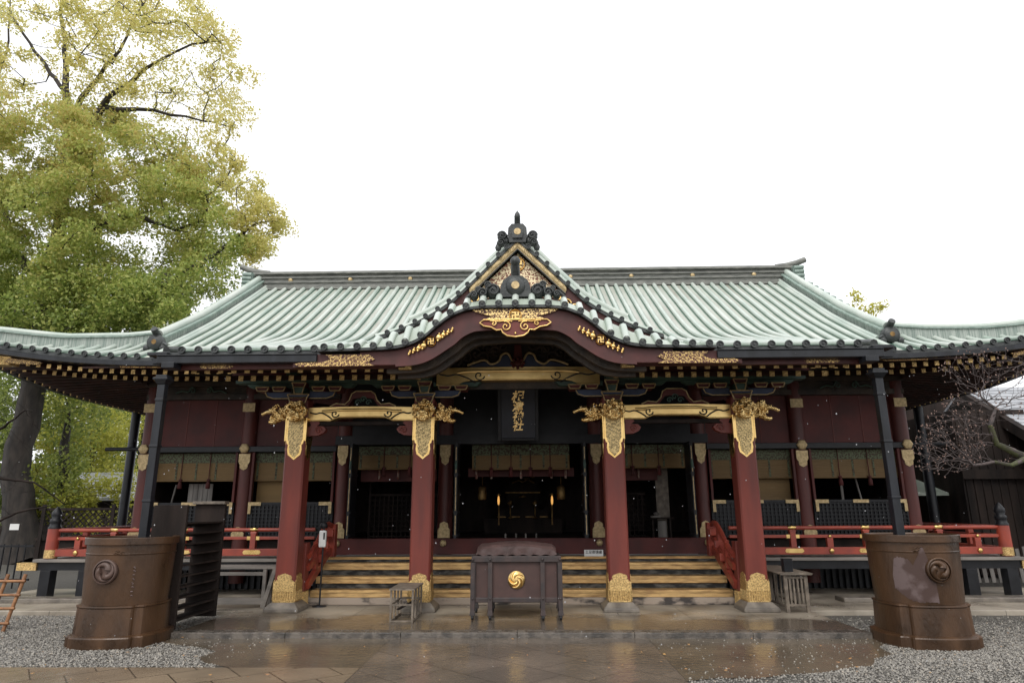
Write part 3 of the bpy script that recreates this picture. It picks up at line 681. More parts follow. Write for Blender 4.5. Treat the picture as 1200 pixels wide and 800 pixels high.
for s in (-1,1):
    g=MB(); c=(s*1.33,10.03,4.335); dx,dz=s*.09,-.05
    manji(g,c[0],c[1],c[2],.085)
    for t,r_ in ((1.3,.055),(2.1,.045),(2.9,.035),(3.6,.025)):
        for sg in (-1,1):
            x=c[0]+sg*dx*t*1.02; z=c[2]+sg*dz*t
            g.lathe([(.001,-.02),(r_*.5,-.02),(r_,0),(r_,.03)],(x,c[1],z),10,0,'y'); g.ball((x+.01,c[1]-.01,z+r_),.02,(1,.5,1),6); g.ball((x-.01,c[1]-.01,z-r_),.02,(1,.5,1),6)
    g.build('bargeboard_mount','gold',hall)
    # filigree plates on the eave ends
    g=MB(); a,b=sorted((s*2.4,s*3.5)); g.box(a,b,10.07,10.19,3.95,4.15); g.build('eave_end_board','red_barge',hall)
    g=MB(); pl=[(2.2,3.955),(2.32,4.01),(2.2,4.06),(2.3,4.135),(2.98,4.135),(2.9,4.06),(3.02,4.015),(3.38,4.02),(3.47,3.985),(3.38,3.95)] ; g.prism([(s*a,b) for a,b in pl],10.035,10.055,'y')
    g.prism([(s*a,b) for a,b in ((4.55,3.965),(4.5,4.0),(4.62,4.03),(5.0,4.03),(5.05,4.0),(5.0,3.965))],10.19,10.205,'y'); g.build('eave_mount','filigree_lace',hall)
    g=MB(); g.prism([(s*a,b) for a,b in ((7.1,4.52),(7.0,4.56),(7.15,4.6),(7.6,4.6),(7.8,4.62),(7.95,4.58),(7.9,4.53))],12.66,12.69,'y')
    g.prism([(s*a,b+.09) for a,b in ((9.6,4.52),(9.5,4.56),(9.7,4.6),(10.2,4.66),(10.3,4.6),(10.2,4.56))],12.66,12.69,'y'); g.build('eave_mount','filigree_lace',hall)
# ornament on top of the karahafu
g=MB(); 
g.prism([(-.26,5.02),(.26,5.02),(.24,5.2),(.2,5.3),(.1,5.38),(-.1,5.38),(-.2,5.3),(-.24,5.2)],9.98,10.16,'y')
g.lathe([(.001,-.05),(.12,-.05),(.15,-.02),(.17,.03)],(0,9.98,5.2),18,0,'y'); g.lathe([(.001,-.062),(.065,-.062),(.07,-.03)],(0,9.98,5.2),14,1,'y',False)
g.tube([(0,10.1,5.36),(0,10.04,5.5),(0,9.98,5.6)],[.075,.075,.07],12); g.ball((0,9.96,5.62),.085,(1,1,1),12); 
for s in (-1,1):
    for cx,cz,r0 in ((.36,5.13,.12),(.53,5.09,.085),(.67,5.06,.06),(.44,5.22,.06),(.6,5.15,.045)):
        g.lathe([(.001,-.03),(r0*.55,-.03),(r0,.0),(r0,.12)],(s*cx,10.0,cz),12,0,'y'); g.tube([(s*cx+q[0],9.96,cz+q[2]) for q in spiral(0,0,r0*.95,1.5,s)],.016,6)
    g.tube([(s*.8,10.05,5.02),(s*.74,10.03,5.07),(s*.7,10.0,5.1)],.03,6)
o=g.build('porch_ridge_ornament',['copper_dark','gold_pale'],hall); o.location=(0,.22,.09)

# -- rafters, soffits
g=MB()
for s in (-1,1):
    a,b=sorted((s*1.75,s*5.5))
    g.box(a,b,10.2,10.3,3.955,4.16,0)
g.build('eave_beam','red_barge',hall)
g=MB(); 
for s in (-1,1):
    a,b=sorted((s*1.75,s*5.55)); g.hexa([(a,10.3,4.02),(b,10.3,4.02),(a,12.7,4.62),(b,12.7,4.62),(a,10.3,4.06),(b,10.3,4.06),(a,12.7,4.66),(b,12.7,4.66)])
    g.hexa([(a,12.7,4.62),(b,12.7,4.62),(a,15.4,5.1),(b,15.4,5.1),(a,12.7,4.66),(b,12.7,4.66),(a,15.4,5.14),(b,15.4,5.14)])
    a,b=sorted((s*5.5,s*8.7)); g.hexa([(a,12.7,4.53),(b,12.7,4.56),(a,15.4,5.0),(b,15.4,5.0),(a,12.7,4.57),(b,12.7,4.60),(a,15.4,5.04),(b,15.4,5.04)] )
    # outer corner soffit and side soffit
    g.grid([[(s*x,y,(4.53+lift(x))*(1-(y-12.7)/2.7)+5.0*(y-12.7)/2.7) if False else (s*x,y,min(5.0,4.53+max(0,min((y-12.7)/2.7,(CX-.1-x)/2.4))*.45+lift(x)*max(0,1-(y-12.7)/3))) for x in np.linspace(8.6,CX-.05,8)] for y in np.linspace(12.7,23.2,14)])
g.box(-1.8,1.8,12.6,15.4,5.1,5.14)
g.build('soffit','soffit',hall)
raft=MB(); raft.hexa([(-.038,0,-.04),(.038,0,-.04),(-.038,1.0,.18),(.038,1.0,.18),(-.038,0,.04),(.038,0,.04),(-.038,1.0,.26),(.038,1.0,.26)],0); raft.box(-.041,.041,-.012,.004,-.043,.043,1)
rme=raft.build('rafter',['soffit','gold_rough'],hall,loc=None)
cnt=0; spots=[]
for k in range(8,25):
    for s in (-1,1):
        spots.append((s*k*.217,10.36,3.965)); spots.append((s*(k-.3)*.217,10.98,3.955))
more=[]
for k in range(0,23):
    for s in (-1,1):
        x=5.75+k*.217; more.append((s*x,12.78,4.455+lift(x)*.95)); more.append((s*(x+.06),13.34,4.43+lift(x)*.8))
first=True
for p in spots+more[:100-len(spots)]:
    if first: o=rme; first=False
    else: o=rme.copy(); COL.objects.link(o)
    o.location=p
rest=MB()
for (x,y,z) in more[100-len(spots):]:
    rest.hexa([(x-.038,y,z-.04),(x+.038,y,z-.04),(x-.038,y+.8,z+.12),(x+.038,y+.8,z+.12),(x-.038,y,z+.04),(x+.038,y,z+.04),(x-.038,y+.8,z+.2),(x+.038,y+.8,z+.2)],0); rest.box(x-.041,x+.041,y-.012,y+.004,z-.043,z+.043,1)
for s in (-1,1):
    y=13.3
    while y<22:
        lz=.30*max(0,1-(y-12.65)/4)**2; rest.hexa([(s*8.7,y,4.62),(s*10.8,y,4.44+lz),(s*8.7,y+.07,4.62),(s*10.8,y+.07,4.44+lz),(s*8.7,y,4.70),(s*10.8,y,4.52+lz),(s*8.7,y+.07,4.70),(s*10.8,y+.07,4.52+lz)],0); rest.box(s*10.82-.012,s*10.82+.012,y,y+.075,4.44+lz,4.52+lz,1); y+=.24
tag(rest.build('corner_rafters',['soffit','gold_rough'],hall),kind='stuff')
g=MB()
for s in (-1,1):
    g.box(*sorted((s*1.66,s*1.86)),10.2,10.32,3.93,4.02); g.hexa([(s*10.2,12.7,4.62),(s*10.5,12.6,4.62),(s*10.15,12.9,4.62),(s*10.55,12.9,4.62),(s*10.2,12.7,4.78),(s*10.5,12.6,4.8),(s*10.15,12.9,4.78),(s*10.55,12.9,4.8)])
g.build('gold_end_block','gold_rough',hall)

# -- porch pillars: plinth, gilded shoe, gilded wrap, lion head and side head
def cusp(wd, h0, h1):      # outline of a cusped metal plate, (x,z), flat at h0, ornamental at h1
    k=wd; t=h1-h0
    return [(-k,h0),(k,h0),(k,h0+t*.50),(k*.86,h0+t*.56),(k*.80,h0+t*.62),(k*.66,h0+t*.64),(k*.72,h0+t*.76),(k*.62,h0+t*.88),(k*.35,h0+t*.93),(0,h1),(-k*.35,h0+t*.93),(-k*.62,h0+t*.88),(-k*.72,h0+t*.76),(-k*.66,h0+t*.64),(-k*.80,h0+t*.62),(-k*.86,h0+t*.56),(-k,h0+t*.50)]
def curlmass(name, blobs, curls, parent, seed):
    rr=random.Random(seed); g=MB()
    for c,r,sc in blobs: g.ball(c,r,sc,10)
    for (c,r,d,ph) in curls:
        g.tube([(c[0]+q[0],c[1]-.004*i,c[2]+q[2]) for i,q in enumerate(spiral(0,0,r,1.3,d,ph,14))],[r*.42*(1-.035*i) for i in range(15)],6)
    o=g.build(name,'gold_bright',parent,split=False)
    o.modifiers.new('remesh','REMESH').mode='VOXEL'; o.modifiers['remesh'].voxel_size=.009; o.modifiers['remesh'].use_smooth_shade=True
    t=bpy.data.textures.new('grain','CLOUDS'); t.noise_scale=.022; dm=o.modifiers.new('disp','DISPLACE'); dm.texture=t; dm.strength=.034; dm.texture_coords='LOCAL'; dm.mid_level=.5
    return o
def lion(x,y,z,parent,seed):
    rr=random.Random(seed); B=[((x,y-.02,z),.17,(1.05,.9,1.0)),((x,y-.17,z-.05),.12,(1.0,.9,.75)),((x-.07,y-.2,z-.11),.055,(1,1,1)),((x+.07,y-.2,z-.11),.055,(1,1,1)),((x,y-.27,z-.03),.05,(1.3,.8,.8)),
        ((x-.075,y-.2,z+.045),.04,(1.2,1,1)),((x+.075,y-.2,z+.045),.04,(1.2,1,1)),((x,y-.2,z-.16),.07,(1.2,.8,.5)),((x-.16,y-.06,z+.03),.06,(.7,1,1.3)),((x+.16,y-.06,z+.03),.06,(.7,1,1.3))]
    C=[]
    for k in range(26):
        a=math.pi*(-.28+1.56*k/25); C.append(((x+.17*math.cos(a),y-.10-.04*rr.random(),z+.01+(.10+.075*rr.random())*1.0*math.sin(a)),.034+.012*rr.random(),rr.choice((-1,1)),rr.random()*6))
    for k in range(8):
        a=math.pi*(k/7); C.append(((x+.1*math.cos(a),y-.17,z+.04+.08*math.sin(a)),.032,rr.choice((-1,1)),rr.random()*6))
    return curlmass('lion_carving',B,C,parent,seed)
def baku(x,y,z,s,parent,seed):
    rr=random.Random(seed); B=[((x+s*.12,y,z),.13,(1,.8,1)),((x+s*.26,y,z+.02),.11,(1.1,.8,.9)),((x+s*.36,y,z+.06),.065,(1.2,.8,.8)),((x+s*.3,y,z-.1),.06,(1.4,.8,.7)),((x+s*.2,y-.08,z+.1),.06,(1,.8,.9)),((x+s*.4,y,z-.13),.045,(1.2,.8,.7))]
    C=[]
    for k in range(24): C.append(((x+s*(.06+.30*rr.random()),y-.11,z-.13+.27*rr.random()),.035+.015*rr.random(),rr.choice((-1,1)),rr.random()*6))
    g=curlmass('elephant_head_carving',B,C,parent,seed)
    me=g.data; bm=bmesh.new(); bm.from_mesh(me); bm.free()
    t=MB(); t.tube([(x+s*.34,y-.01,z+.07),(x+s*.43,y-.02,z+.07),(x+s*.5,y-.03,z+.05),(x+s*.56,y-.03,z+.02)],[.06,.045,.035,.03],8); t.ball((x+s*.57,y-.03,z+.015),.035,(1,1,1),8); t.ball((x+s*.44,y-.02,z+.09),.04,(1,1,1),8)
    t.tube([(x+s*.3,y-.03,z-.12),(x+s*.4,y-.04,z-.14),(x+s*.44,y-.04,z-.13)],[.05,.04,.025],8)
    t.build('trunk_and_jaw','gold_bright',g)
    return g
PX=[-4.08,-1.73,1.73,4.08]; PY=12.25; PW=.185
for i,x in enumerate(PX):
    g=MB()
    g.hexa([(x-.30,11.95,.081),(x+.30,11.95,.081),(x-.30,12.55,.081),(x+.30,12.55,.081),(x-.30,11.95,.145),(x+.30,11.95,.145),(x-.30,12.55,.145),(x+.30,12.55,.145)])
    g.hexa([(x-.30,11.95,.146),(x+.30,11.95,.146),(x-.30,12.55,.146),(x+.30,12.55,.146),(x-.21,12.04,.235),(x+.21,12.04,.235),(x-.21,12.46,.235),(x+.21,12.46,.235)])
    g.build('plinth','stone',hall,bevel=.012)
    g=MB(); c=PW; k=.03
    outl=[(-c+k,-c),(c-k,-c),(c,-c+k),(c,c-k),(c-k,c),(-c+k,c),(-c,c-k),(-c,-c+k)]
    g.prism([(x+a,PY+b) for a,b in outl],.236,3.75,'z'); pil=g.build('pillar','red',hall,bevel=.004)
    # gilded shoe
    g=MB()
    g.prism([(x+a*1.03,PY+b*1.03) for a,b in outl],.238,.44,'z'); 
    g.prism([(x+a*1.09,PY+b*1.09) for a,b in outl],.415,.445,'z'); g.prism([(x+a*1.07,PY+b*1.07) for a,b in outl],.237,.262,'z')
    for q in range(-4,5):
        g.tube([(x+q*.041,PY-c*1.05,.262),(x+q*.041,PY-c*1.05,.415)],.013,6); g.tube([(x+c*1.05,PY+q*.041,.262),(x+c*1.05,PY+q*.041,.415)],.013,6); g.tube([(x-c*1.05,PY+q*.041,.262),(x-c*1.05,PY+q*.041,.415)],.013,6)
    cp=cusp(c*.98,.42,.71)
    g.prism([(x+a,b) for a,b in cp],PY-c-.012,PY-c-.001,'y'); g.prism([(PY+a,b) for a,b in cp],x-c-.012,x-c-.001,'x'); g.prism([(PY+a,b) for a,b in cp],x+c+.001,x+c+.012,'x')
    g.build('gilded_shoe','gold_rough',pil)
    # gilded wrap at the head with a cusped lower edge
    cp=[(a,-b) for a,b in cusp(c*1.0,-3.42,-2.66)]
    g=MB(); g.prism([(x+a,b) for a,b in cp],PY-c-.010,PY-c-.001,'y',0); g.prism([(PY+a,b) for a,b in cp],x-c-.010,x-c-.001,'x',0); g.prism([(PY+a,b) for a,b in cp],x+c+.001,x+c+.010,'x',0)
    ci=[(a*.74,b*1.0+(.035 if b<2.9 else 0)) for a,b in cp]
    g.prism([(x+a,b) for a,b in ci],PY-c-.018,PY-c-.0105,'y',1)
    for t in (-1,1): g.tube([(x+t*(c-.0),PY-c+.0,3.42),(x+t*(c-.0),PY-c+.0,3.0)],.02,6,0)
    g.build('gilded_wrap',['gold','filigree_grey'],pil)
    lion(x,PY-.17,3.52,pil,i)
    s = (-1 if i in (0,2) else 1)
    baku(x+s*.12,PY-.02,3.50,s,pil,i+10)
    # bracket set above the pillar
    g=MB(); y=12.22
    def blk(a,b,z0,z1,m,yy=y,dy=.16):
        g.hexa([(x+a+.03,yy-dy,z0),(x+b-.03,yy-dy,z0),(x+a+.03,yy+dy,z0),(x+b-.03,yy+dy,z0),(x+a,yy-dy-.02,z1),(x+b,yy-dy-.02,z1),(x+a,yy+dy,z1),(x+b,yy+dy,z1)],m)
        w_=.011; yf=yy-dy-.028
        for (p,q) in (((x+a+.03,z0),(x+b-.03,z0)),((x+b-.03,z0),(x+b,z1)),((x+b,z1),(x+a,z1)),((x+a,z1),(x+a+.03,z0))): g.tube([(p[0],yf,p[1]),(q[0],yf,q[1])],w_,4,3,False,False)
    blk(-.17,.17,3.70,3.80,0); blk(-.20,.20,3.80,3.86,1)
    for t in (-1,1):
        arm=[(t*a,b) for a,b in ((.18,3.80),(.5,3.80),(.62,3.84),(.66,3.92),(.18,3.92))]
        g.prism([(x+a,b) for a,b in arm],y-.07,y+.07,'y',1); g.tube([(x+a,y-.08,b) for a,b in arm[:4]],.011,4,3)
        blk(t*.37-.12,t*.37+.12,3.925,4.0,0); blk(t*.68-.12,t*.68+.12,3.925,4.0,0)
        g.prism([(x+a,b) for a,b in ((t*.15,4.005),(t*.95,4.005),(t*1.05,4.08),(t*.15,4.08))],y-.07,y+.07,'y',2)
    blk(-.10,.10,3.87,4.0,2); blk(-.13,.13,4.0,4.08,0); g.box(x-.09,x+.09,11.6,12.3,4.082,4.2,2); blk(-.12,.12,4.2,4.28,0,11.95); g.box(x-.07,x+.07,11.9,12.3,4.28,4.5,0)
    g.build('bracket_set',['red_dark','blue_paint','green_paint','gold_pale'],hall)
# -- rainbow beams
def beam(x0,x1,zb,zt,y0,y1,name,sw=.26):
    n=24; top=[];bot=[]; w_=x1-x0
    for i in range(n+1):
        t=i/n; x=x0+w_*t; u=abs(2*t-1)
        top.append((x,zt+(.02 if True else 0)*(1-u*u))); a=min(max((1-u)*w_/2-.42,0)/.14,1); bot.append((x,zb+(zt-zb)*.27*a*a*(3-2*a)))
    g=MB(); g.band(top,bot,y0,y1,0); g.tube([(x,y0-.006,z+.012) for x,z in bot],.012,6,0)
    mid=[(x,(z1*.7+z2*.3)) for (x,z1),(_,z2) in zip(top,bot)]; g.tube([(x,y0+.004,z) for x,z in mid[3:-3]],.03,8,0)
    o=g.build(name,'gold_beam',hall); h=MB(); cx=(x0+x1)/2; hh=zt-zb
    for s in (-1,1):
        ex=w_/2
        h.tube([(cx+s*(ex-sw*1.9)+s*q[0],y0-.008,zb+hh*.56+q[2]) for q in spiral(0,0,hh*.32,1.15,1,3.3)],.013,5)
        h.tube([(cx+s*a,y0-.008,zb+hh*b) for a,b in cr([(ex-sw*1.75,.12),(ex-sw*1.35,.42),(ex-sw*.9,.62),(ex-sw*.5,.55),(ex-sw*.1,.66)],5)],[.014]*20+[.006],5)
    h.build('carved_scroll','ink',o)
    return o
beam(-3.9,-1.91,3.37,3.62,12.16,12.34,'side_beam'); beam(1.91,3.9,3.37,3.62,12.16,12.34,'side_beam')
cb=beam(-1.52,1.52,4.02,4.34,12.12,12.33,'central_beam',.42)
g=MB(); g.box(-3.9,-1.91,12.2,12.32,3.30,3.366); g.box(1.91,3.9,12.2,12.32,3.30,3.366); g.build('beam_underside','wood_dark',hall)
for x,s in ((-3.9,1),(-1.91,-1),(1.91,1),(3.9,-1)):     # red cloud corbels
    g=MB(); g.prism([(x+s*a,b) for a,b in ((0,3.10),(.2,3.11),(.30,3.16),(.34,3.22),(.28,3.28),(.16,3.28),(.22,3.33),(.2,3.365),(.02,3.365),(.06,3.3),(0,3.26))],12.17,12.3,'y'); g.tube([(x+s*.2+s*q[0],12.16,3.2+q[2]) for q in spiral(0,0,.07,1.3,1)],.012,6); g.build('cloud_corbel','red',hall)
for x in (-2.9,2.9):     # frog-leg struts over the side beams
    pts=[(-.62,3.645),(-.5,3.70),(-.34,3.68),(-.26,3.76),(-.22,3.88),(-.14,3.93),(0,3.93)]; f=pts+[(-a,b) for a,b in reversed(pts[:-1])]
    g=MB(); g.prism([(x+a,b) for a,b in f]+[(x+.3,3.645),(x+.18,3.80),(x,3.82),(x-.18,3.80),(x-.3,3.645)],12.2,12.28,'y',0); g.tube([(x+a,12.19,b+.005) for a,b in f],.012,5,1)
    for a,b in ((-.1,3.72),(.1,3.72),(0,3.78)): g.tube([(x+a+q[0],12.19,b+q[2]) for q in spiral(0,0,.06,1.2)],.012,5,2)
    g.build('frog_leg_strut',['red_dark','gold_pale','green_paint'],hall)
g=MB(); g.box(-5.3,-1.62,12.1,12.3,4.085,4.20); g.box(1.62,5.3,12.1,12.3,4.085,4.20); g.box(-5.0,5.0,12.42,12.5,3.5,5.0,0) if False else None; g.build('purlin','green_paint',hall)
g=MB(); 
for s in (-1,1):
    a,b=sorted((s*1.7,s*5.4)); g.box(a,b,12.15,12.25,4.20,4.42)
g.build('upper_frieze','red_dark',hall)
# bridging beams from porch pillars back to the hall
for x in PX:
    g=MB(); g.tube([(x,12.4,3.5),(x,13.2,3.75),(x,14.2,3.85),(x,15.3,3.8)],[.12,.13,.13,.12],8); g.build('bridging_beam','red_dark',hall)

# -- hall front
WX=[1.71,4.06,6.32,8.66]; WY=15.3; DZ=.82
hp=[]
for k,x in enumerate(WX):
    for s in (-1,1):
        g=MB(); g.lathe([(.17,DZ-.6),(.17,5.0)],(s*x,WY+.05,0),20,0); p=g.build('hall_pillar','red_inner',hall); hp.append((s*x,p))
        g=MB(); X=s*x
        if k>=2:
            g.prism([(X+a,-b) for a,b in cusp(.13,-3.03,-2.66)],WY-.135,WY-.122,'y'); g.lathe([(.001,-.02),(.1,-.015),(.12,.0),(.12,.02)],(X,WY-.19,3.15),6,0,'y')
            g.box(X-.14,X+.14,WY-.14,WY-.128,4.0,4.2); g.prism([(X+a,b) for a,b in cusp(.14,1.16,1.42)],WY-.14,WY-.126,'y')
        else:
            g.prism([(X+a,b) for a,b in cusp(.135,1.17,1.52)],WY-.14,WY-.126,'y'); g.prism([(X+a,-b) for a,b in cusp(.12,-3.2,-2.75)],WY-.135,WY-.122,'y')
            g.ball((X,WY-.20,1.06),.075,(1,.8,1),14)
        g.build('gilded_fitting','gold_pale',p)
g=MB(); g.box(-4.3,4.3,15.12,15.35,DZ+.002,1.16); g.build('sill','red_dark',hall,bevel=.01)
for s in (-1,1):
    a,b=sorted((s*4.24,s*6.15)); c,d_=sorted((s*6.49,s*8.5)); e0,e1=sorted((s*4.2,s*8.8))
    g=MB(); g.box(e0,e1,15.14,15.3,3.07,3.2); g.box(e0,s*9.3 if s>0 else e1,15.1,15.139,3.19,3.215) if False else None; g.build('black_tie_beam','black',hall,bevel=.01)
    g=MB(); 
    for q0,q1 in ((a,b),(c,d_)): g.box(q0,q1,15.36,15.42,3.2,4.3)
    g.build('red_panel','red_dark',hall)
    g=MB()
    for q0,q1 in ((a,b),(c,d_)):
        for t in (1/3,2/3): x=q0+(q1-q0)*t; g.box(x-.006,x+.006,15.35,15.359,3.2,4.3)
    g.build('panel_batten','red',hall)
    g=MB(); g.box(e0,e1,15.2,15.4,4.3,4.42); g.box(e0,e1,15.25,15.45,4.42,5.1)
    g.box(e0,e1,15.1,15.24,4.6,4.7); g.build('frieze','tawny',hall)
    for q0,q1 in ((a,b),(c,d_)):
        m_=(q0+q1)/2
        g=MB(); f=[(-.6,4.44),(-.45,4.5),(-.3,4.48),(-.2,4.62),(0,4.66),(.2,4.62),(.3,4.48),(.45,4.5),(.6,4.44)]
        g.tube([(m_+x_,15.17,z_) for x_,z_ in cr(f,4)],.018,6)
        for t in (-1,1): g.tube([(m_+t*.2+q[0],15.17,4.5+q[2]) for q in spiral(0,0,.08,1.3,t)],.015,5)
        g.build('frieze_carving','green_paint',hall)
        # lattice half shutter
        lt=MB(); lt.box(q0,q1,15.26,15.28,1.2,1.9,0)
        n=int((q1-q0)/.085)
        for i in range(n+1): x=q0+(q1-q0)*i/n; lt.box(x-.014,x+.014,15.222,15.259,1.2,1.9,0)
        for i in range(9): z=1.22+i*.082; lt.box(q0,q1,15.208,15.2215,z-.012,z+.012,0)
        lt.box(q0,q1,15.19,15.28,1.9,1.95,0); lt.box(q0,q1,15.19,15.28,1.16,1.2,0)
        lo=lt.build('lattice_shutter','black',hall)
        g=MB()
        for xx,t in ((q0,1),(q1,-1)):
            g.box(*sorted((xx+t*.01,xx+t*.30)),15.17,15.189,1.88,1.955); g.box(*sorted((xx+t*.01,xx+t*.075)),15.17,15.189,1.70,1.879)
        g.box(m_-.17,m_+.17,15.17,15.189,1.885,1.955); g.build('gilded_corner','gold_pale',lo)
    # dark frame of the opening
    g=MB(); 
    for q0,q1 in ((a,b),(c,d_)): g.box(q0,q0+.05,15.2,15.3,1.95,3.07); g.box(q1-.05,q1,15.2,15.3,1.95,3.07)
    g.build('opening_frame','red_dark',hall)
def blind(x0,x1,zb,zm,zt,y,nt):
    g=MB(); n=18
    for i in range(n):
        z0=zb+(zm-zb)*i/n; z1=zb+(zm-zb)*(i+.86)/n; g.box(x0,x1,y,y+.012,z0,z1,0)
    g.box(x0,x1,y+.004,y+.008,zb,zm,0)
    g.box(x0,x1,y-.012,y+.014,zm,zt,1); g.tube([(x0,y,zb-.012),(x1,y,zb-.012)],.02,6,0)
    k=max(2,int((x1-x0)/.45))
    for i in range(k+1): x=x0+(x1-x0)*(.03+.94*i/k); g.box(x-.022,x+.022,y-.008,y-.001,zb,zm,1)
    o=g.build('bamboo_blind',['bamboo','valance'],hall)
    for i in range(nt):
        x=x0+(x1-x0)*(i+1)/(nt+1); h=MB(); h.tube([(x,y-.03,zt),(x,y-.03,zb+.02)],.01,5); h.ball((x,y-.035,zb+.0),.045,(1.2,.8,.7),8); h.lathe([(.02,0),(.045,-.06),(.05,-.17),(.0,-.17)],(x,y-.04,zb-.02),10)
        h.build('blind_tassel','cord',o)
for s in (-1,1):
    a,b=sorted((s*4.28,s*6.12)); blind(a,b,2.45,2.84,3.06,15.36,1 if True else 2)
    a,b=sorted((s*6.52,s*8.48)); blind(a,b,2.45,2.84,3.06,15.36,2)
    a,b=sorted((s*1.95,s*3.75)); blind(a,b,2.70,3.0,3.2,15.42,2)
blind(-1.12,1.12,2.68,2.98,3.22,15.42,4)
for s in (-1,1):      # bamboo screens standing in the inner openings, planks in the outer left one
    a,b=sorted((s*5.2,s*6.1)); g=MB(); g.box(a,b,15.5,15.53,1.95,2.46); g.build('bamboo_screen','bamboo',hall)
g=MB()
for i in range(5): g.box(-7.75+i*.115,-7.75+i*.115+.105,15.6,15.64,1.2,2.38)
g.build('stacked_planks','plank_grey',hall)
g=MB(); g.bar((-8.1,15.55,1.9),(-8.02,15.55,2.36),.04,.03); g.bar((7.72,15.6,1.9),(7.62,15.6,2.5),.04,.03); g.bar((7.3,15.6,1.9),(7.3,15.6,2.5),.05,.03); g.build('standing_pole','plank_grey',hall)
# lintels above the three central bays, doors folded outward
g=MB(); g.box(-4.24,4.24,15.15,15.35,3.22,3.42); g.box(-4.24,4.24,15.3,15.4,3.42,5.1); g.build('lintel','black',hall)
for x in (-3.72,-2.02,-1.40,1.40,2.02,3.72):
    g=MB(); g.box(x-.03,x+.03,14.62,15.15,1.18,3.2,0); 
    for z0,z1 in ((1.25,1.65),(1.75,2.45),(2.55,3.1)):
        g.box(x-.008,x+.008,14.612,14.62,z0,z1,1)
    for z in (1.22,1.7,2.5,3.12): g.box(x-.05,x+.05,14.66,15.12,z,z+.04,0)
    g.ball((x,14.64,2.72),.05,(.7,1,2.6),8,2)
    g.build('folded_door',['black','gold_pale','green_paint'],hall)
# side and rear walls, floor, ceiling and the dark interior
g=MB(); g.box(-8.74,-8.62,15.45,20.7,DZ,3.1); g.box(8.62,8.74,15.45,20.7,DZ,3.1); g.box(-8.74,8.74,20.6,20.7,DZ,5.1); g.build('side_wall','wood_dark',hall)
g=MB(); g.box(-8.75,-8.63,15.45,20.7,3.1,5.1); g.box(8.63,8.75,15.45,20.7,3.1,5.1); g.build('upper_side_wall','red_dark',hall)
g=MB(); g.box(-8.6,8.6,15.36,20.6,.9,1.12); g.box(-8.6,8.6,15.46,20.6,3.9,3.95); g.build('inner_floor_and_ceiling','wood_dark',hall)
# inner lattice doors, red curtain and altar things
g=MB()
for x0,x1 in ((-3.7,-2.05),(2.05,3.0)):
    for i in range(int((x1-x0)/.11)+1): g.box(x0+i*.11-.012,x0+i*.11+.012,16.6,16.62,1.12,2.1)
    for i in range(9): g.box(x0,x1,16.585,16.599,1.14+i*.12,1.165+i*.12)
    g.box(x0,x1,16.57,16.63,2.1,2.15); g.box(x0-.04,x0,16.57,16.63,1.12,2.9)
g.build('inner_lattice','wood_dark',hall)
g=MB(); g.box(-1.25,1.25,15.9,15.92,2.52,2.72); g.box(-3.8,-2.0,15.9,15.92,2.42,2.70); g.box(2.0,3.2,15.9,15.92,2.42,2.70); g.build('red_curtain','red_dark',hall)
g=MB()
for x in (-1.05,-.7,0,.72,1.05,-3.35,-2.9,-2.5,2.3,2.75): g.lathe([(.008,.1),(.02,.09),(.028,0),(.026,-.13),(0,-.13)],(x,15.85,2.6),8)
g.build('hanging_tassel','tassel',hall)
g=MB(); g.box(3.2,3.5,16.2,16.24,1.12,2.72); g.build('bamboo_screen','wood_stand',hall)
g=MB(); g.box(2.95,3.5,15.75,16.1,1.55,1.58); g.box(3.0,3.04,15.8,16.05,1.12,1.55); g.box(3.4,3.44,15.8,16.05,1.12,1.55); g.box(3.15,3.35,15.9,15.94,1.14,1.5,1); g.box(3.0,3.2,15.8,16,1.58,1.62,1); g.ball((3.12,15.9,1.66),.05,(1.4,1,.8),8,1)
g.build('inner_table',['wood_dark','plank_grey'],hall)
g=MB(); g.box(-1.1,1.1,19.4,19.8,1.12,1.5,1); g.box(-.7,.7,19.5,19.9,1.5,1.75,1); g.box(-.45,.45,19.6,19.9,1.75,2.6,1)
for x in (-.35,.35): g.lathe([(.09,0),(.02,.06),(.02,.35),(.09,.42),(.02,.5)],(x,19.3,1.52),12,0)
for x in (-.6,-.2,.2,.6): g.box(x-.12,x+.12,19.38,19.4,1.55,1.58,0)
g.tube([(-.3,19.3,2.5),(-.1,19.3,2.58),(0,19.3,2.52),(.15,19.3,2.6),(.34,19.3,2.5)],.03,6,0); g.ball((.12,19.28,2.62),.07,(1.5,.6,.6),8,0); g.ball((.3,19.28,2.66),.05,(1.5,.6,.6),8,0)
g.box(-.5,.5,19.35,19.39,2.22,2.25,0); g.lathe([(.1,0),(.1,.03),(.0,.05)],(0,19.2,2.1),12,0)
g.build('altar',['gold_old','wood_dark'],hall)
for x in (-1.02,-.62,-.25,.15): pass
g=MB()
for i,x in enumerate((-.36,-.12,.10,.34)): g.lathe([(.025,0),(.02,.08),(.03,.1),(0,.13)],(x,15.6,1.12),8)
g.build('floor_cup','plank_grey',hall)
for x in (-.52,.80):
    o=MB().lathe([(.0,-.11),(.022,-.08),(.03,0),(.02,.09),(.0,.13)],(x-.05,16.8,1.98),12).build('lamp_flame','flame',hall)
    MB().lathe([(.02,-.5),(.02,.2),(.05,.21),(.05,.24),(0,.26)],(x-.05,16.95,1.9),10).build('lamp_stand','gold_old',hall)
g=MB(); 
for x in (-.98,.98): g.lathe([(.09,0),(.11,.04),(.1,.3),(.06,.34),(.01,.36)],(x,16.9,2.0),12); g.tube([(x,16.9,2.36),(x,16.9,3.6)],.01,5)
g.build('hanging_lantern','gold_old',hall)
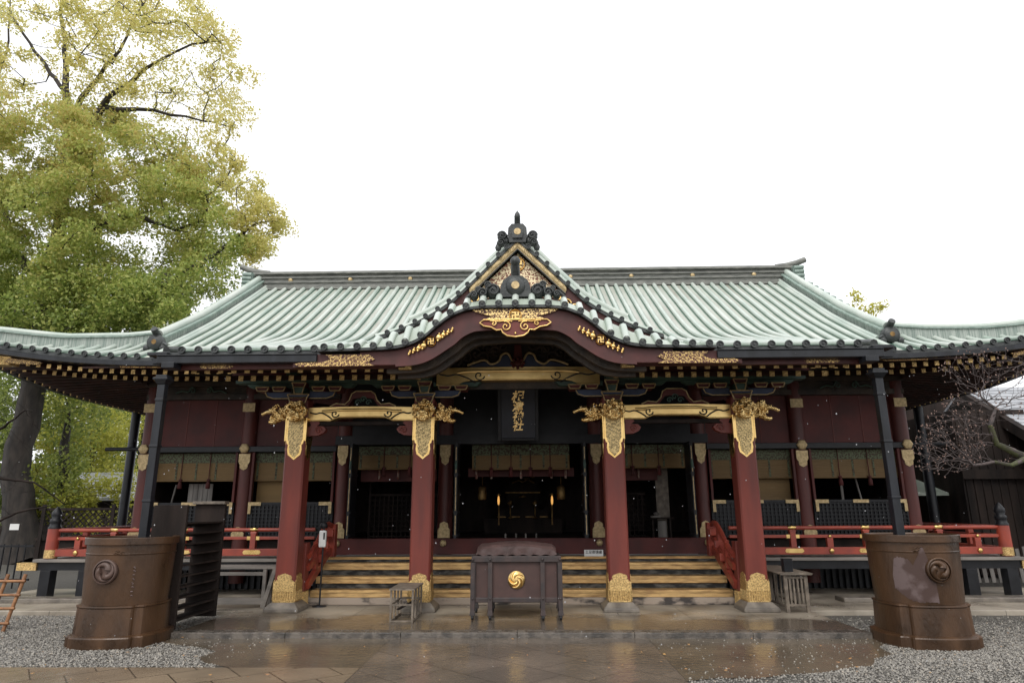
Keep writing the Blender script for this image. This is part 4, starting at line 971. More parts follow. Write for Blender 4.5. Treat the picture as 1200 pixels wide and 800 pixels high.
# dark lattice under the floor
g=MB(); g.box(-8.7,-4.2,15.5,15.55,.082,.81,0); g.box(4.2,8.7,15.5,15.55,.082,.81,0)
for s in (-1,1):
    for i in range(32): x=s*(4.3+i*.14); g.box(x-.03,x+.03,15.42,15.48,.082,.78)
g.build('underfloor_lattice','black',hall)

# -- steps
g=MB(); g.box(-3.92,3.92,12.92,13.0,.082,.205); st=g.build('step_base','stone_riser',hall,bevel=.008)
for k,(y,z0,z1) in enumerate(((12.94,.207,.33),(13.27,.418,.54),(13.57,.638,.76),(13.88,.81,.853))):
    g=MB(); g.box(-3.9,3.9,y,y+.36 if k<3 else 14.1,z0,z1,0); g.box(-3.9,3.9,y-.014,y-.0015,z0+(z1-z0)*.62,z1+.004,0)
    g.build('step_tread','step_gold',hall,bevel=.006)
    if k: 
        g=MB(); zp=(.33,.54,.76)[k-1]; g.box(-3.88,3.88,y+.03,y+.05,zp-.05,z0+.01); g.build('step_riser','riser',hall)
for s in (-1,1):
    g=MB(); x=s*4.0
    g.prism([(12.55,.236),(12.72,.236),(12.72,1.22),(12.55,1.22)],*sorted((x-.12*0-.09,x+.09)),'x') if False else g.box(x-.12,x+.12,12.5,12.74,.10,1.2); 
    np_=g.build('stair_newel','red',hall,bevel=.01)
    g=MB(); g.box(x-.13,x+.13,12.49,12.75,.10,.36)
    for q in range(-3,4): g.tube([(x-s*.135,12.62+q*.035,.11),(x-s*.135,12.62+q*.035,.35)],.012,5); g.tube([(x+q*.035,12.485,.11),(x+q*.035,12.485,.35)],.012,5)
    g.build('gilded_foot','gold_rough',np_)
    xr=s*3.86
    g=MB(); g.tube([(xr,y,z) for y,z in cr([(12.6,.95),(13.0,1.14),(13.35,1.36),(13.7,1.50),(13.95,1.46)],4)],.05,8); g.build('stair_handrail','red_rail',hall)
    g=MB(); g.bar((xr,12.6,.75),(xr,13.9,1.22),.07,.10); g.bar((xr,12.6,.45),(xr,13.9,1.0),.08,.14); g.build('stair_side_rail','red_rail',hall)
    for y,z in ((13.0,.9),(13.45,1.1)): g=MB(); g.box(xr-.04,xr+.04,y-.04,y+.04,z-.2,z+.3); g.build('stair_baluster','red_rail',hall)
    g=MB(); g.box(xr-.09,xr+.09,13.92,14.1,.86,1.5); g.build('stair_post','red_rail',hall,bevel=.01)
    g=MB(); 
    for q in range(3): g.box(xr-.11,xr+.11,13.7-.3*q,13.8-.3*q,1.25-.22*q,1.4-.22*q)
    g.build('rail_bracket','red_rail',hall,bevel=.02)

# -- veranda: deck, posts, railing
g=MB()
for s in (-1,1):
    a,b=sorted((s*3.9,s*10.0)); g.box(a,b,13.98,15.15,DZ-.06,DZ); a,b=sorted((s*8.8,s*10.0)); g.box(a,b,15.15,21.3,DZ-.06,DZ)
g.box(-3.9,3.9,14.105,15.12,DZ-.06,DZ)
g.build('veranda_deck','wood_grey',hall,bevel=.008)
g=MB()
for s in (-1,1):
    a,b=sorted((s*4.05,s*9.93)); g.box(a,b,14.06,14.2,.60,DZ-.062); a,b=sorted((s*9.72,s*9.86)); g.box(a,b,14.21,21,.60,DZ-.062)
g.build('veranda_beam','black',hall)
for s in (-1,1):
    g=MB(); g.box(*sorted((s*9.94,s*10.35)),14.03,14.2,.6,.75); g.build('gilded_beam_end','gold_rough',hall)
    for x in (4.6,7.2,8.95,9.75):
        g=MB(); g.box(s*x-.11,s*x+.11,14.05,14.27,.082,.598); g.build('veranda_post','black',hall,bevel=.01)
    for y in (16.2,18.4,20.6):
        g=MB(); g.box(s*9.75-.09,s*9.75+.09,y-.09,y+.09,.082,.598); g.build('veranda_post','black',hall)
for s in (-1,1):
    x0,x1=sorted((s*4.25,s*9.75)); yr=14.14
    rl=MB(); rl.tube([(x0,yr,1.385),(x1,yr,1.385)],.04,10); rl.box(x0,x1,yr-.03,yr+.03,1.19,1.25); rl.box(x0,x1,yr-.05,yr+.05,.87,1.01)
    rl.tube([(s*9.75,yr,1.385),(s*9.75,21,1.385)],.04,10); rl.box(s*9.75-.03,s*9.75+.03,yr+.1,21,1.19,1.25); rl.box(s*9.75-.05,s*9.75+.05,yr+.1,21,.87,1.01)
    rail=rl.build('veranda_railing','red_rail',hall,bevel=.006)
    g=MB(); f=MB()
    for k,x in enumerate(np.arange(4.79,9.4,.735)):
        X=s*x; tall=(k%2==1)
        if tall:
            g.box(X-.055,X+.055,yr-.055,yr+.055,1.011,1.32); g.hexa([(X-.08,yr-.06,1.32),(X+.08,yr-.06,1.32),(X-.08,yr+.06,1.32),(X+.08,yr+.06,1.32),(X-.05,yr-.04,1.35),(X+.05,yr-.04,1.35),(X-.05,yr+.04,1.35),(X+.05,yr+.04,1.35)])
            f.lathe([(.0,-.09),(.043,-.08),(.046,0),(.043,.08),(0,.09)],(X,yr,1.39),10,0,'x'); f.box(X-.13,X+.13,yr-.036,yr-.031,1.185,1.255); f.prism([(X+a,b) for a,b in ((-.16,.90),(.16,.90),(.19,.94),(.16,.985),(-.16,.985),(-.19,.94))],yr-.057,yr-.051,'y')
        else:
            g.box(X-.06,X+.06,yr-.045,yr+.045,1.011,1.19); f.ball((X,yr-.05,1.22),.032,(1,.6,1),8); f.ball((X,yr-.06,.94),.052,(1,.6,1),10)
        f.ball((X,yr-.0,1.45),.0001)
    for y in np.arange(15.2,21,1.5):
        g.box(s*9.75-.055,s*9.75+.055,y-.055,y+.055,1.011,1.34); g.box(s*9.75-.05,s*9.75+.05,y+.7,y+.8,1.011,1.19)
    g.build('baluster','red_rail',rail,bevel=.006); f.build('gilded_mount','gold',rail)
    g=MB(); X=s*9.75; g.lathe([(.12,.83),(.12,1.42)],(X,14.14,0),16,0); nw=g.build('corner_newel','red_rail',rail) if False else g.build('corner_newel','red_rail',hall)
    h=MB(); h.lathe([(.122,0),(.124,.03),(.1,.06),(.1,.12),(.115,.15),(.1,.19),(.075,.21),(.1,.27),(.095,.33),(.05,.4),(.012,.45)],(X,14.14,1.42),18); h.build('newel_cap','black',nw)
    h=MB(); h.lathe([(.126,.84),(.126,1.0)],(X,14.14,0),16); h.build('gilded_foot','gold_rough',nw)

# -- rainwater pipes standing in the barrels, rear eave posts, thin chain pole
for s in (-1,1):
    g=MB(); x=s*5.44
    g.box(x-.058,x+.058,9.86,9.975,1.0,3.66); g.hexa([(x-.06,9.85,3.66),(x+.06,9.85,3.66),(x-.06,9.98,3.66),(x+.06,9.98,3.66),(x-.10,9.81,3.72),(x+.10,9.81,3.72),(x-.10,10.01,3.72),(x+.10,10.01,3.72)])
    g.box(x-.112,x+.112,9.80,10.02,3.721,3.76); g.box(x-.085,x+.085,9.83,10.0,3.76,3.80)
    for z in (1.9,2.7,3.4): g.box(x-.066,x+.066,9.85,9.985,z,z+.04)
    g.build('rainwater_pipe','black_pipe',hall,bevel=.008)
    g=MB(); a=at(158,500,18.5); X=abs(a.x)*s; g.tube([(X,18.5,.1),(X,18.5,4.5)],.12,10); g.tube([(s*8.7,15.22,3.16),(s*9.6,15.22,3.16)],.045,8); g.build('eave_post','black_pipe',hall)

# ================================================================== NAME PLAQUE AND NOTICES
def text_mesh(body, size, extrude, mat_, name, parent, M4, yscale=1, bold=0):
    cu=bpy.data.curves.new('tmp','FONT'); cu.body=body; cu.size=size; cu.extrude=extrude; cu.align_x='CENTER'; cu.align_y='CENTER'; cu.offset=bold
    to=bpy.data.objects.new('tmp',cu); COL.objects.link(to); dg=bpy.context.evaluated_depsgraph_get()
    me=bpy.data.meshes.new_from_object(to.evaluated_get(dg)); bpy.data.objects.remove(to); bpy.data.curves.remove(cu)
    me.name=name; me.transform(M4); me.materials.clear(); me.materials.append(M[mat_])
    o=bpy.data.objects.new(name,me); COL.objects.link(o); o.parent=parent
    return o
pq=empty('name_plaque',(-.03,14.2,3.25),'dark hanging shrine name plaque with four gold brush characters over the entrance','plaque')
pq.rotation_euler=(R(12),0,0)
g=MB(); g.box(-.36,.36,0,.05,0,1.2,0); pb=g.build('board','navy'); pb.parent=pq
g=MB(); 
for a in ((-.44,-.36,-.03,.08,-.06,1.26),(.36,.44,-.03,.08,-.06,1.26),(-.359,.359,-.03,.08,-.06,-.002),(-.359,.359,-.03,.08,1.202,1.28)): g.box(*a)
o=g.build('frame','black',bevel=.012); o.parent=pq
FRONT=Matrix(((1,0,0,0),(0,0,-1,0),(0,1,0,0),(0,0,0,1)))
for k,ch in enumerate('根津神社'):
    sh=Matrix(((1,.22,0,0),(0,1,0,0),(0,0,1,0),(0,0,0,1)))
    text_mesh(ch,.23 if k else .27,.006,'gold_bright','characters',pq,Matrix.Translation((0,-.004,.86-.205*k))@FRONT@sh,bold=.006)
for (x,lb) in ((1.47,'white notice board with black characters on the top step, right of the offering box'),(-1.98,'white notice board half hidden by the pillar left of the offering box')):
    nb=empty('notice_board',(x,13.93,.856),lb,'sign','notices on the top step')
    g=MB(); g.box(-.19,.19,0,.02,0,.125,0); o=g.build('panel','white',bevel=.004); o.parent=nb
    g=MB(); g.box(-.12,-.10,.021,.09,0,.05,0); g.box(.10,.12,.021,.09,0,.05,0); o=g.build('foot','white'); o.parent=nb
    text_mesh('土足御遠慮',.068,.001,'ink','characters',nb,Matrix.Translation((0,-.0015,.078))@FRONT,bold=.001)

# ================================================================== OFFERING BOX
ob=empty('offering_box',(-.03,11.6,.081),'large brown offering box with gold swirl crest on wheeled legs before the steps','offering box')
def sub(g,name,mt,parent,bevel=0):
    o=g.build(name,mt,None,bevel); o.parent=parent; return o
HW=.70; BY=.40
g=MB(); g.box(-HW+.05,HW-.05,-BY+.02,BY,.26,.87); body=sub(g,'body','box_paint',ob,.006)
g=MB(); g.box(-HW+.04,HW-.04,-BY,-BY+.0195,.26,.335); g.box(-HW-.02,HW+.02,-BY-.03,BY+.03,.87,.965); sub(g,'rim','box_iron',ob,.01)
for x in (-HW,-.42,.42,HW-.0):
    for y in (-BY-.02,BY-.03):
        g=MB(); xx=x if abs(x)<.5 else x-math.copysign(.035,x)*0
        g.box(xx-.035,xx+.035,y-.02,y+.03,.09,.869); g.hexa([(xx-.045,y-.025,.07),(xx+.045,y-.025,.07),(xx-.045,y+.04,.07),(xx+.045,y+.04,.07),(xx-.036,y-.021,.14),(xx+.036,y-.021,.14),(xx-.036,y+.031,.14),(xx+.036,y+.031,.14)])
        leg=sub(g,'leg','box_iron',ob,.004)
        g=MB(); g.lathe([(.001,-.018),(.035,-.018),(.038,-.008),(.038,.008),(.035,.018),(.001,.018)],(xx,y,.038),14,0,'x'); g.box(xx-.025,xx-.02,y-.015,y+.015,.03,.07); g.box(xx+.02,xx+.025,y-.015,y+.015,.03,.07); sub(g,'castor','black',leg)
        if y<0:
            g=MB(); g.ball((xx,y-.022,.32),.02,(1,.7,1),8); g.ball((xx,y-.034,.915),.024,(1,.7,1),8); sub(g,'rivet','box_iron',leg)
def swirl(c, r, mats, parent, name, blades=5, d=1, y=-1):
    g=MB(); g.lathe([(.001,-.016),(r*.98,-.012),(r,.0),(r,.01)],c,32,0,'y')
    for b in range(blades):
        a0=2*math.pi*b/blades; V=[];n=16
        for i in range(n+1):
            t=i/n; ang=a0+d*t*2.1; ro=r*(.18+.76*t**.8); w_=r*.26*math.sin(math.pi*min(1,t*1.02+.0))**.7*(1-.35*t)+.001
            V.append((ang,ro,w_))
        P=[(c[0]+ro*math.cos(a),c[1]-.017,c[2]+ro*math.sin(a)) for a,ro,w_ in V]
        g.tube(P,[max(w_*.62,.002) for _,_,w_ in V],8)
    return sub(g,name,mats,parent)
swirl((0,-BY+.012,.60),.138,'gold',ob,'swirl_crest',5,-1)
cv=empty('cover',(-.03,11.6,1.046),'faded brown arched cloth cover lying on top of the offering box','cover')
g=MB(); rows=[]
for j,(yy,zz) in enumerate(((-.40,.0),(-.40,.085),(-.34,.12),(-.15,.145),(.05,.15),(.25,.14),(.38,.09),(.39,0))):
    r_=[]
    for i in range(25):
        x=-.66+1.32*i/24; u=abs(x/.66); arch=(1-u**2.2)*.062 if j not in (0,7) else 0
        edge=.03*max(0,u-.93)/.07 if j not in (0,7) else 0
        zj=zz+arch-edge+random.uniform(-.004,.004)+(.012*math.sin(i*1.9) if j in (0,7) else 0)+(.012 if j in (0,7) else 0)
        r_.append((x*(1.0 if j in (0,7) else .975),yy+random.uniform(-.006,.006),zj))
    rows.append(r_)
g.grid(rows,0,False); g.add([rows[j][0] for j in range(8)],[tuple(range(8))]); g.add([rows[j][-1] for j in range(8)],[tuple(range(8))])
o=sub(g,'cloth','tarp',cv); sbs=o.modifiers.new('s','SUBSURF'); sbs.subdivision_type='SIMPLE'; sbs.levels=2; sbs.render_levels=2
t=bpy.data.textures.new('wrinkle','CLOUDS'); t.noise_scale=.16; dm=o.modifiers.new('d','DISPLACE'); dm.texture=t; dm.strength=.022; dm.mid_level=.5

# ================================================================== RAIN BARRELS
def lobe(r0,R0,n=96):
    out=[]
    for i in range(n):
        a=2*math.pi*i/n; best=0
        for k in range(4):
            b=k*math.pi/2; dd=math.cos(a-b)*r0; q=R0*R0-(r0*math.sin(a-b))**2
            if q>0: best=max(best,dd+math.sqrt(q))
        out.append((best*math.cos(a),best*math.sin(a)))
    return out
def squarish(mid,corner,groove,n=144):
    c0=-.65; R0=mid-c0; out=[]; rc=c0*math.cos(math.pi/4)+math.sqrt(R0*R0-(c0*math.sin(math.pi/4))**2); k=corner/rc
    for i in range(n):
        a=2*math.pi*i/n; p=(a+math.pi/4)%(math.pi/2)-math.pi/4; u=abs(p)/(math.pi/4)
        r_=(c0*math.cos(p)+math.sqrt(R0*R0-(c0*math.sin(p))**2))*(1+(k-1)*u**2); q=max(0,(abs(p)-R(37))/R(8)); r_-=groove*q*q*(3-2*q)
        out.append((r_*math.cos(a),r_*math.sin(a)))
    return out
def loft(g, shp, levels, m=0):
    n=len(shp); V=[]
    for s_,z in levels: V+=[(p[0]*s_,p[1]*s_,z) for p in shp]
    F=[(i*n+k,i*n+(k+1)%n,(i+1)*n+(k+1)%n,(i+1)*n+k) for i in range(len(levels)-1) for k in range(n)]
    g.add(V,F,m,False); g.add(V[-n:],[tuple(range(n))],m); return g
def barrel(x,label,bare):
    t=empty('rain_barrel',(x,9.86,0),label,'rain barrel','bronze rain barrels')
    L=squarish(.60,.70,.075)
    g=MB(); loft(g,L,[(1.0,-.02),(1.0,.135),(.985,.15),(.90,.165)]); sub(g,'foot_tier','bronze',t)
    g=MB(); L2=squarish(.55,.63,.065); loft(g,L2,[(.985,.165),(.96,.50),(.985,.515),(.98,.535),(.9,.54)]); sub(g,'middle_tier','bronze',t)
    g=MB(); g.lathe([(.535,.54),(.545,.7),(.560,1.0),(.566,1.19),(.572,1.196),(.574,1.206),(.568,1.214),(.57,1.318),(.596,1.321),(.600,1.33),(.600,1.41),(.594,1.418),(.56,1.418),(.55,1.40),(.54,.9),(.001,.9)],(0,0,0),120,0,'z',False); tub=sub(g,'tub','bronze',t)
    g=MB(); g.lathe([(.001,0),(.545,0)],(0,0,1.36),40); sub(g,'water',M['water'],t)
    cx=0; yy=-.575
    g=MB(); c=(cx,yy,.98); g.lathe([(.001,-.004),(.14,-.004),(.145,.06)],c,32,0,'y',False); 
    g.lathe([(.142,-.028),(.156,-.028),(.162,-.015),(.162,.06),(.142,.06),(.142,-.028)],c,36,0,'y')
    for b in range(3):
        a0=2*math.pi*b/3+.6; P=[];W=[]
        for i in range(18):
            q=i/17; ang=a0+q*2.6; ro=.055+.072*q**.7; P.append((c[0]+ro*math.cos(ang),c[1]-.006,c[2]+ro*math.sin(ang))); W.append(.047*(1-q)**.7+.004)
        g.tube(P,W,8)
    sub(g,'swirl_crest','bronze_bare' if not bare else 'bronze',t)
    if bare:
        g=MB(); n=18; V=[];F=[]
        # bare purple patch where the brown coat has come off: a thin skin on the tub
        prof=[(-.98,.9),(-.9,1.13),(-.75,1.14),(-.6,1.10),(-.52,1.04),(-.42,1.12),(-.33,1.26),(-.27,1.25),(-.2,1.1),(-.15,.95),(-.08,.8),(-.06,.68),(-.08,.60)]
        th=np.linspace(-.98,-.06,40)
        for i,a in enumerate(th):
            z1=float(np.interp(a,[p[0] for p in prof],[p[1] for p in prof]))+random.uniform(-.012,.012); z0=.575+(.16*((-.55-a)/.43)**1.5 if a<-.55 else 0)+random.uniform(-.01,.01)
            for zq in (z0,z1):
                rr=float(np.interp(zq,[.54,.7,1.0,1.18,1.3],[.535,.545,.565,.578,.584]))+.0035; V.append((rr*math.sin(a),-rr*math.cos(a),zq))
        F=[(2*i,2*i+2,2*i+3,2*i+1) for i in range(39)]
        g.add(V,F); sub(g,'bare_metal_patch','bronze_patch',t)
    else:
        g=MB()     # small raised inscription down the right side
        for i in range(8):
            a=.62+.01*(i%2); z=1.03-i*.052; rr=.572
            for dx in (-.012,.0,.012): g.ball((rr*math.sin(a+dx),-rr*math.cos(a+dx),z+random.uniform(-.012,.012)),.008,(1.6,1,1),6)
        sub(g,'inscription','bronze_patch',t)
    g=MB()
    for i in range(9):
        a=(.22 if not bare else -.38)+random.uniform(-.10,.10); z=1.24+random.uniform(-.03,.035); rr=.584; g.tube([(rr*math.sin(a),-rr*math.cos(a),z),(rr*math.sin(a+.05),-rr*math.cos(a+.05),z+random.uniform(-.02,.02))],.006,5)
    sub(g,'worn_lettering','bronze',t)
M['water']=mat('water',(.02,.022,.022),(.02,.022,.022),.03)
M['bronze_patch']=mat('bare_bronze',(.14,.10,.095),(.075,.045,.038),.4,.1,3.2,7,.06,20,fac=(.44,.52))
barrel(-5.55,'bronze rain barrel with even brown coat, left of the porch beside the slatted rack',False)
barrel(5.55,'bronze rain barrel with a bare purplish patch, right of the porch on the gravel',True)

# ================================================================== SMALL THINGS
rk=empty('slatted_rack',(-5.2,11.0,.081),'tall dark wooden rack with slanted slats behind the left rain barrel','rack')
g=MB(); g.box(-.36,.16,-.70,-.64,0,1.78); sub(g,'front_panel','wood_dark',rk,.006)
g=MB(); g.box(-.36,.16,.60,.66,0,1.80); sub(g,'rear_panel','wood_dark',rk,.006)
g=MB(); g.box(-.38,.18,.52,.70,1.801,1.85); sub(g,'cap','wood_stand',rk,.006)
for i in range(10):
    g=MB(); z=.10+i*.155; g.hexa([(-.34,-.638,z-.06),(.14,-.638,z),(-.34,.598,z-.06),(.14,.598,z),(-.34,-.638,z-.035),(.14,-.638,z+.025),(-.34,.598,z-.035),(.14,.598,z+.025)]); sub(g,'slat','wood_dark',rk)
sn=empty('hand_sanitiser_stand',(-3.64,12.72,.081),'white hand sanitiser dispenser on a thin black pole beside the left newel','dispenser')
g=MB(); g.lathe([(.13,0),(.13,.015),(.02,.03)],(0,0,0),20); g.tube([(0,0,.02),(0,0,1.45)],.016,8); sub(g,'pole','black_pipe',sn)
g=MB(); g.box(-.065,.065,-.09,-.01,1.03,1.33); o=sub(g,'dispenser','white',sn,.02); g=MB(); g.box(.02,.05,-.095,-.0905,1.17,1.29); sub(g,'window','ink',o); g=MB(); g.lathe([(.04,0),(.07,.02),(.075,.07),(.05,.11)],(0,-.04,1.36),14); sub(g,'drip_cup','black',sn)
ws=empty('wooden_stand',(-1.82,11.4,.081),'low open wooden frame stand beside the pillar left of the offering box','stand')
X0,X1,Y0,Y1=-.17,.17,-.42,.42
for x in (X0,X1):
    for y in (Y0,-.14,.14,Y1):
        g=MB(); g.box(x-.015,x+.015,y-.015,y+.015,0,.47); sub(g,'leg' if abs(y)>.3 else 'slat','wood_stand',ws)
g=MB(); g.box(X0-.03,X1+.03,Y0-.03,Y1+.03,.471,.495); sub(g,'top','wood_stand',ws)
for z in (.0,.24):
    for a in ((X0,X1,Y0-.01,Y0+.01),(X0,X1,Y1-.01,Y1+.01),(X0-.01,X0+.01,Y0,Y1),(X1-.01,X1+.01,Y0,Y1)):
        g=MB(); g.box(a[0],a[1],a[2],a[3],z+.004,z+.03); sub(g,'rail','wood_stand',ws)
g=MB(); g.bar((-.1,-.2,.16),(.12,.1,.26),.05,.02); sub(g,'loose_board','wood_dark',ws)
bl=empty('wooden_bench',(-5.05,12.75,.081),'grey wooden bench frame with a low rail, left of the porch behind the barrel','bench')
g=MB(); g.box(-.8,.62,-.2,.2,.66,.71); sub(g,'top','wood_grey',bl,.006)
for x in (-.72,.42):
    for y in (-.16,.16):
        g=MB(); g.box(x-.03,x+.03,y-.03,y+.03,0,.659); sub(g,'leg','wood_grey',bl)
g=MB(); g.box(-.69,.39,-.18,-.15,.06,.17); sub(g,'rail','wood_grey',bl); g=MB(); g.box(-.69,.39,-.18,-.15,.55,.61); sub(g,'rail','wood_grey',bl)
g=MB(); g.bar((.44,-.2,.0),(.62,-.2,.70),.07,.05,0,(0,1,0)); sub(g,'slanting_post','wood_grey',bl)
br=empty('wooden_table',(4.68,12.75,.081),'long low wooden table with slatted end, right of the porch pillar','table')
g=MB(); g.prism([(-.26,.0),(.26,0),(.28,.02),(.26,.035),(-.26,.035),(-.28,.02)],-.85,.75,'y'); o=sub(g,'top','wood_stand',br); o.location.z=.60
for x in (-.17,.17):
    for y in (-.78,-.05,.68):
        g=MB(); g.box(x-.028,x+.028,y-.025,y+.025,0,.599); sub(g,'leg','wood_stand',br)
for x in (-.10,-.035,.035,.10): g=MB(); g.box(x-.014,x+.014,-.79,-.77,.11,.55); sub(g,'slat','wood_stand',br)
for z in (.10,.54): g=MB(); g.box(-.14,.14,-.795,-.765,z,z+.035); sub(g,'rail','wood_stand',br)
for x in (-.17,.17):
    for y in (-.55,-.35,.15,.4): g=MB(); g.box(x-.01,x+.01,y-.015,y+.015,.1,.55); sub(g,'slat','wood_stand',br)
    g=MB(); g.box(x-.012,x+.012,-.75,.65,.08,.11); sub(g,'rail','wood_stand',br)
bb_=empty('black_box',(4.62,12.12,.717),'small black box standing on the slatted wooden table','box'); g=MB(); g.box(-.075,.075,-.07,.07,0,.2); sub(g,'case','black',bb_,.008); g=MB(); g.box(-.08,.08,-.075,.075,.201,.215); sub(g,'lid','black',bb_,.004)
bk=empty('bamboo_rack',(-8.15,10.7,0),'rusty bamboo lattice rack leaning at the left edge on the gravel','rack')
for k,x in enumerate((-.55,-.25,.02,.3)):
    g=MB(); g.tube([(x,-.05 ,0),(x+.10,.10,.82)],.028,8); sub(g,'upright','rust',bk)
for z in (.12,.33,.52,.72): g=MB(); g.tube([(-.6+z*.12,-.08+z*.18,z),(.36+z*.12,-.08+z*.18,z)],.02,8); sub(g,'crossbar','rust',bk)

# ================================================================== BACKGROUND STRUCTURES
# ---- right: timber storehouse whose tiled slope shows under the eave
p1=at(1125,456,20.0); lo,hi=12.,20.
for _ in range(40):
    md=(lo+hi)/2
    if at(1200,500,md).x>p1.x: hi=md
    else: lo=md
p2=at(1200,500,lo); sl=(p1.z-p2.z)/(p1.y-p2.y); ye=p2.y-1.6; ze=p2.z-1.6*sl
sh_=empty('storehouse',(18,19,.08),'dark timber storehouse with grey tiled roof behind the bare tree on the right','building')
def wsub(g,name,mt,parent,bevel=0): return g.build(name,mt,parent,bevel)
g=MB(); xl=p1.x
n=20
for i in range(n):     # tile courses as low steps
    t0=i/n; t1=(i+1)/n; ya,za=ye+(p1.y-ye)*t0,ze+(p1.z-ze)*t0; yb,zb=ye+(p1.y-ye)*t1,ze+(p1.z-ze)*t1
    g.hexa([(xl,ya,za),(27,ya,za),(xl,yb,zb-.03),(27,yb,zb-.03),(xl,ya,za+.06),(27,ya,za+.06),(xl,yb,zb+.02),(27,yb,zb+.02)])
g.hexa([(xl,p1.y,p1.z-.05),(27,p1.y,p1.z-.05),(xl,2*p1.y-ye,ze),(27,2*p1.y-ye,ze),(xl,p1.y,p1.z+.04),(27,p1.y,p1.z+.04),(xl,2*p1.y-ye,ze+.06),(27,2*p1.y-ye,ze+.06)])
rf=wsub(g,'roof','roof_grey',sh_)
g=MB(); g.sweep([(xl-.02,ye,ze),(xl-.02,p1.y,p1.z)],-.16,.04,-.28,.03,0,'x'); wsub(g,'bargeboard','wood_dark',sh_)
g=MB(); g.box(xl+.2,27,ye+1.3,ye+1.42,.08,ze+1.3*sl-.1)
for i in range(60): x=xl+.25+i*.22; g.box(x,x+.025,ye+1.275,ye+1.299,.08,ze+.6)
wsub(g,'board_wall','wood_dark',sh_)
g=MB(); g.box(11.75,xl+.5,18.3,21,.08,4.35)
for i in range(8): g.box(11.8+i*.22,11.825+i*.22,18.27,18.299,.08,4.3)
g.box(11.7,xl+.5,18.18,18.268,2.5,2.75)
wsub(g,'side_bay','wood_dark',sh_)
g=MB(); g.box(xl+.1,27,ye+1.18,ye+1.27,2.45,2.7); g.box(xl+.1,27,ye+1.18,ye+1.27,.4,.55); wsub(g,'wall_beam','wood_dark',sh_)
g=MB(); g.box(xl+.1,xl+.3,ye+1.1,ye+1.29,.08,ze+1.2*sl-.1); wsub(g,'corner_post','wood_dark',sh_)
ax=empty('annex',(12,19,.08),'low dark annex with a pale lean-to roof between the shrine hall and the storehouse','building')
g=MB(); g.box(9.2,14.2,21.5,24,.08,5.4); wsub(g,'wall','wood_dark',ax)
g=MB(); a=at(1066,566,19.5); b=at(1112,575,19.5); g.hexa([(a.x-.3,19.0,a.z-.35),(12.9,19.0,a.z-.35),(a.x-.3,21.4,a.z+.35),(12.2,21.4,a.z+.35),(a.x-.3,19.0,a.z-.28),(12.9,19.0,a.z-.28),(a.x-.3,21.4,a.z+.42),(12.2,21.4,a.z+.42)]); wsub(g,'lean_to_roof','copper_pan',ax)
g=MB()
for x in (10.3,11.4,12.5): g.box(x-.08,x+.08,19.1,19.26,.08,a.z-.33)
wsub(g,'post','wood_dark',ax)
pf=empty('picket_fence',(11,16.6,.08),'pale wooden picket fence seen under the right end of the veranda','fence')
for i in range(22):
    x=8.9+i*.17; g=MB(); g.bar((x,16.5,.085),(x-.04,16.5,.78+.05*(i%3)),.09,.02,0,(0,1,0)); wsub(g,'picket','plank_grey',pf)
g=MB(); g.box(8.8,12.7,16.53,16.57,.5,.56); wsub(g,'rail','plank_grey',pf)
# ---- left: low far building, lattice fence, iron fence
fb=empty('far_pavilion',(-17,30,0),'low far pavilion with grey roof seen through the shrubs on the left','building')
g=MB(); g.hexa([(-24,28.5,2.2),(-13.5,28.5,2.2),(-23,31,3.4),(-14.5,31,3.4),(-24,28.5,2.32),(-13.5,28.5,2.32),(-23,31,3.52),(-14.5,31,3.52)]); wsub(g,'roof','roof_grey',fb)
g=MB(); g.box(-23,-14.5,29.5,33,0,2.3); wsub(g,'wall','wood_dark',fb)
lf=empty('lattice_fence',(-12,23,0),'dark diamond lattice fence behind the left veranda railing','fence')
g=MB()
for i in range(46):
    x=-16.5+i*.2; g.bar((x,23,.9),(x+.9,23,1.8),.035,.02,0,(0,1,0)); g.bar((x+.9,23.03,.9),(x,23.03,1.8),.035,.02,0,(0,1,0))
wsub(g,'lattice_panel','wood_dark',lf); g=MB(); g.box(-16.6,-6.6,22.95,23.08,1.8,1.88); g.box(-16.6,-6.6,22.95,23.08,.82,.9); g.box(-16.6,-6.6,23.05,23.1,0,.82); wsub(g,'rail','wood_dark',lf)
for x in (-16.4,-14,-11.6,-9.2,-6.8):
    g=MB(); g.box(x-.06,x+.06,22.9,22.949,0,2.0); wsub(g,'post','wood_dark',lf)
irf=empty('iron_fence',(-14,15.6,.08),'black iron bar fence at the left edge behind the bamboo rack','fence')
for i in range(34):
    x=-17+i*.17; g=MB(); g.tube([(x,15.6,.085),(x,15.6,1.05+ (.0))],.018,6); wsub(g,'bar','black',irf)
for z in (.25,.98): g=MB(); g.box(-17.1,-11.2,15.58,15.62,z,z+.045); wsub(g,'rail','black',irf)

